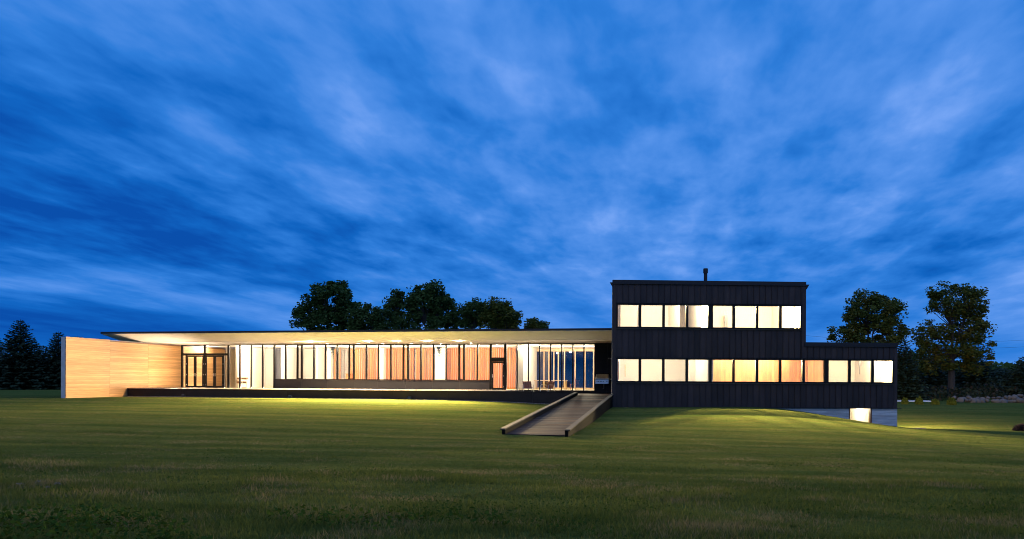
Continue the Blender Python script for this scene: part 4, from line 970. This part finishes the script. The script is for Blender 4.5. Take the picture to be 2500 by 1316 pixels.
# overhead cables
for k, (ya, yb) in enumerate(((829, 838), (812, 822))):
    a, c = at(1900, ya, 130), at(2620, yb, 130); pts = [a.lerp(c, i / 10) - Vector((0, 0, 1.2 * (1 - (i / 5 - 1) ** 2))) for i in range(11)]
    o = MB().tube(pts, .014, 5).build('overhead_cable', 'cable'); tag(o, ('lower' if k == 0 else 'upper') + ' overhead cable crossing the sky behind the right-hand trees', 'cable', 'overhead cables')

# ================================================================== LAWN BLADES AND WEEDS
def blades(n, y0, y1, hmin, hmax, wk, power=1.0):
    u_ = rng.random(n); y = y0 * (y1 / y0) ** u_ if power == 1 else (y0 + (y1 - y0) * u_ ** power)
    x = rng.uniform(-1, 1, n) * (y * .70 + 3.0); return x, y
def inside(x, y):        # keep grass off buildings, terrace and ramp
    ax, ay = x - L.ax, y - L.ay; u_ = ax * L.c + ay * L.sn; w_ = -ax * L.sn + ay * L.c
    a = (u_ > -.4) & (w_ > -VD - .1) & (u_ < 45)
    b_ = (u_ > uA - .25) & (u_ < uA + RW + .25) & (w_ > -VD - 22.8) & (w_ < -VD + 1)
    c_ = (np.abs(u_ + .18) < .3) & (w_ > -VN - .1)
    ax, ay = x - B.ax, y - B.ay; u2 = ax * B.c + ay * B.sn; w2 = -ax * B.sn + ay * B.c
    d_ = (u2 > -.3) & (u2 < U1 + .2) & (w2 > -.12)
    return a | b_ | c_ | d_
n = 420000
x, y = blades(n, 6.5, 58, .04, .08, 1)
x2, y2 = blades(150000, 6.2, 17, 0, 0, 1); k2 = np.sin(x2 * 1.7 + np.sin(y2 * 2.1)) * np.sin(y2 * 1.9 - x2 * .6) > rng.uniform(-.9, .9, len(x2)); x, y = np.r_[x, x2[k2]], np.r_[y, y2[k2]]
tuft = np.r_[np.zeros(n), np.ones(k2.sum())]; ok = ~inside(x, y); tuft = tuft[ok]; x, y = x[ok], y[ok]; n = len(x)
z = ground(x, y) - .005
wv = np.sin(x * .55 + y * .2) * np.sin(y * 1.3 - x * .11) * .5 + .5
h = rng.uniform(.025, .06, n) * (.75 + .7 * wv) * np.clip(15 / y, .4, 1.25) * (1 + .35 * tuft); wd = .0045 * (1 + .35 * tuft) * np.maximum(1, y / 9) * rng.uniform(.7, 1.3, n)
a = rng.uniform(0, 6.28, n); ln = rng.normal(size=(n, 2)) * .5
v = np.empty((n, 3, 3)); v[:, 0] = np.c_[x - np.cos(a) * wd, y - np.sin(a) * wd, z]; v[:, 1] = np.c_[x + np.cos(a) * wd, y + np.sin(a) * wd, z]; v[:, 2] = np.c_[x + ln[:, 0] * h, y + ln[:, 1] * h, z + h]
o = inst('grass', npmesh('grass', v.reshape(-1, 3), np.arange(n * 3).reshape(-1, 3), 'blade')); tag(o, 'short mown grass blades covering the lawn', 'grass', kind='stuff')
# broad-leaved weeds and clover in the near lawn, thickest at the left
n = 90000; x, y = blades(n, 6.5, 26, 0, 0, 1)
pat = np.sin(x * .9 + 2 * np.sin(y * .7)) + np.sin(x * .37 - y * 1.1 + 1.7) + .8 * np.sin(x * 2.3 + y * 1.9)
dens = (pat > .8) * .22 + (pat > .2) * (y < 13) * .20 + (pat > .0) * (y < 10.5) * (x < 0) * .25
ok = rng.random(n) < dens; x, y = x[ok], y[ok]; n = len(x); z = ground(x, y)
A = unit(n); A[:, 2] = np.abs(A[:, 2]) * .8; sz = rng.uniform(.012, .030, (n, 1)) * (1 + .6 * (y < 11)[:, None] * (x < 0)[:, None]); A *= sz
C = np.c_[x, y, z + rng.uniform(.02, .09, n) * (1 + .6 * (y < 11))]; Bv = np.cross(A, np.array((0, 0, 1.))[None] + rng.normal(size=(n, 3)) * .6)
Bv = Bv / (np.linalg.norm(Bv, axis=1, keepdims=True) + 1e-9) * sz * .6
v, f = quads(C, A, Bv); o = inst('weeds', npmesh('weeds', v, f, 'weed_leaf')); tag(o, 'broad-leaved weeds and clover patches in the near lawn', 'weeds', kind='stuff')
# a few dried flower stalks bottom left
for k, (px, py, D, lab) in enumerate(((47, 1188, 12.5, 'dried flower stalk nearest the left edge of the lawn'), (93, 1185, 12.8, 'tallest dried flower stalk at the bottom left'), (115, 1205, 12.2, 'leaning dried flower stalk among the weeds at the bottom left'), (140, 1192, 12.6, 'dried flower stalk farthest from the left edge'))):
    tp = at(px, py, D); zb = gz(tp.x, tp.y); hgt = max(.15, tp.z - zb)
    o = thing('flower_stalk', lab, 'wildflower', (tp.x - .04, tp.y, zb), 0, 'dried flower stalks')
    MB().tube([(0, 0, 0), (.03, 0, hgt * .5), (.04, 0, hgt)], [.004, .003, .002], 5).build('stem', 'twig_bush', o)
    n = 26; C = rng.normal(size=(n, 3)) * np.array((.02, .02, .008)) + np.array((.04, 0, hgt)); A = unit(n) * .011
    v, f = quads(C, A, np.cross(A, unit(n)) * .9); inst('head', npmesh('head', v, f, 'flower_head'), o)
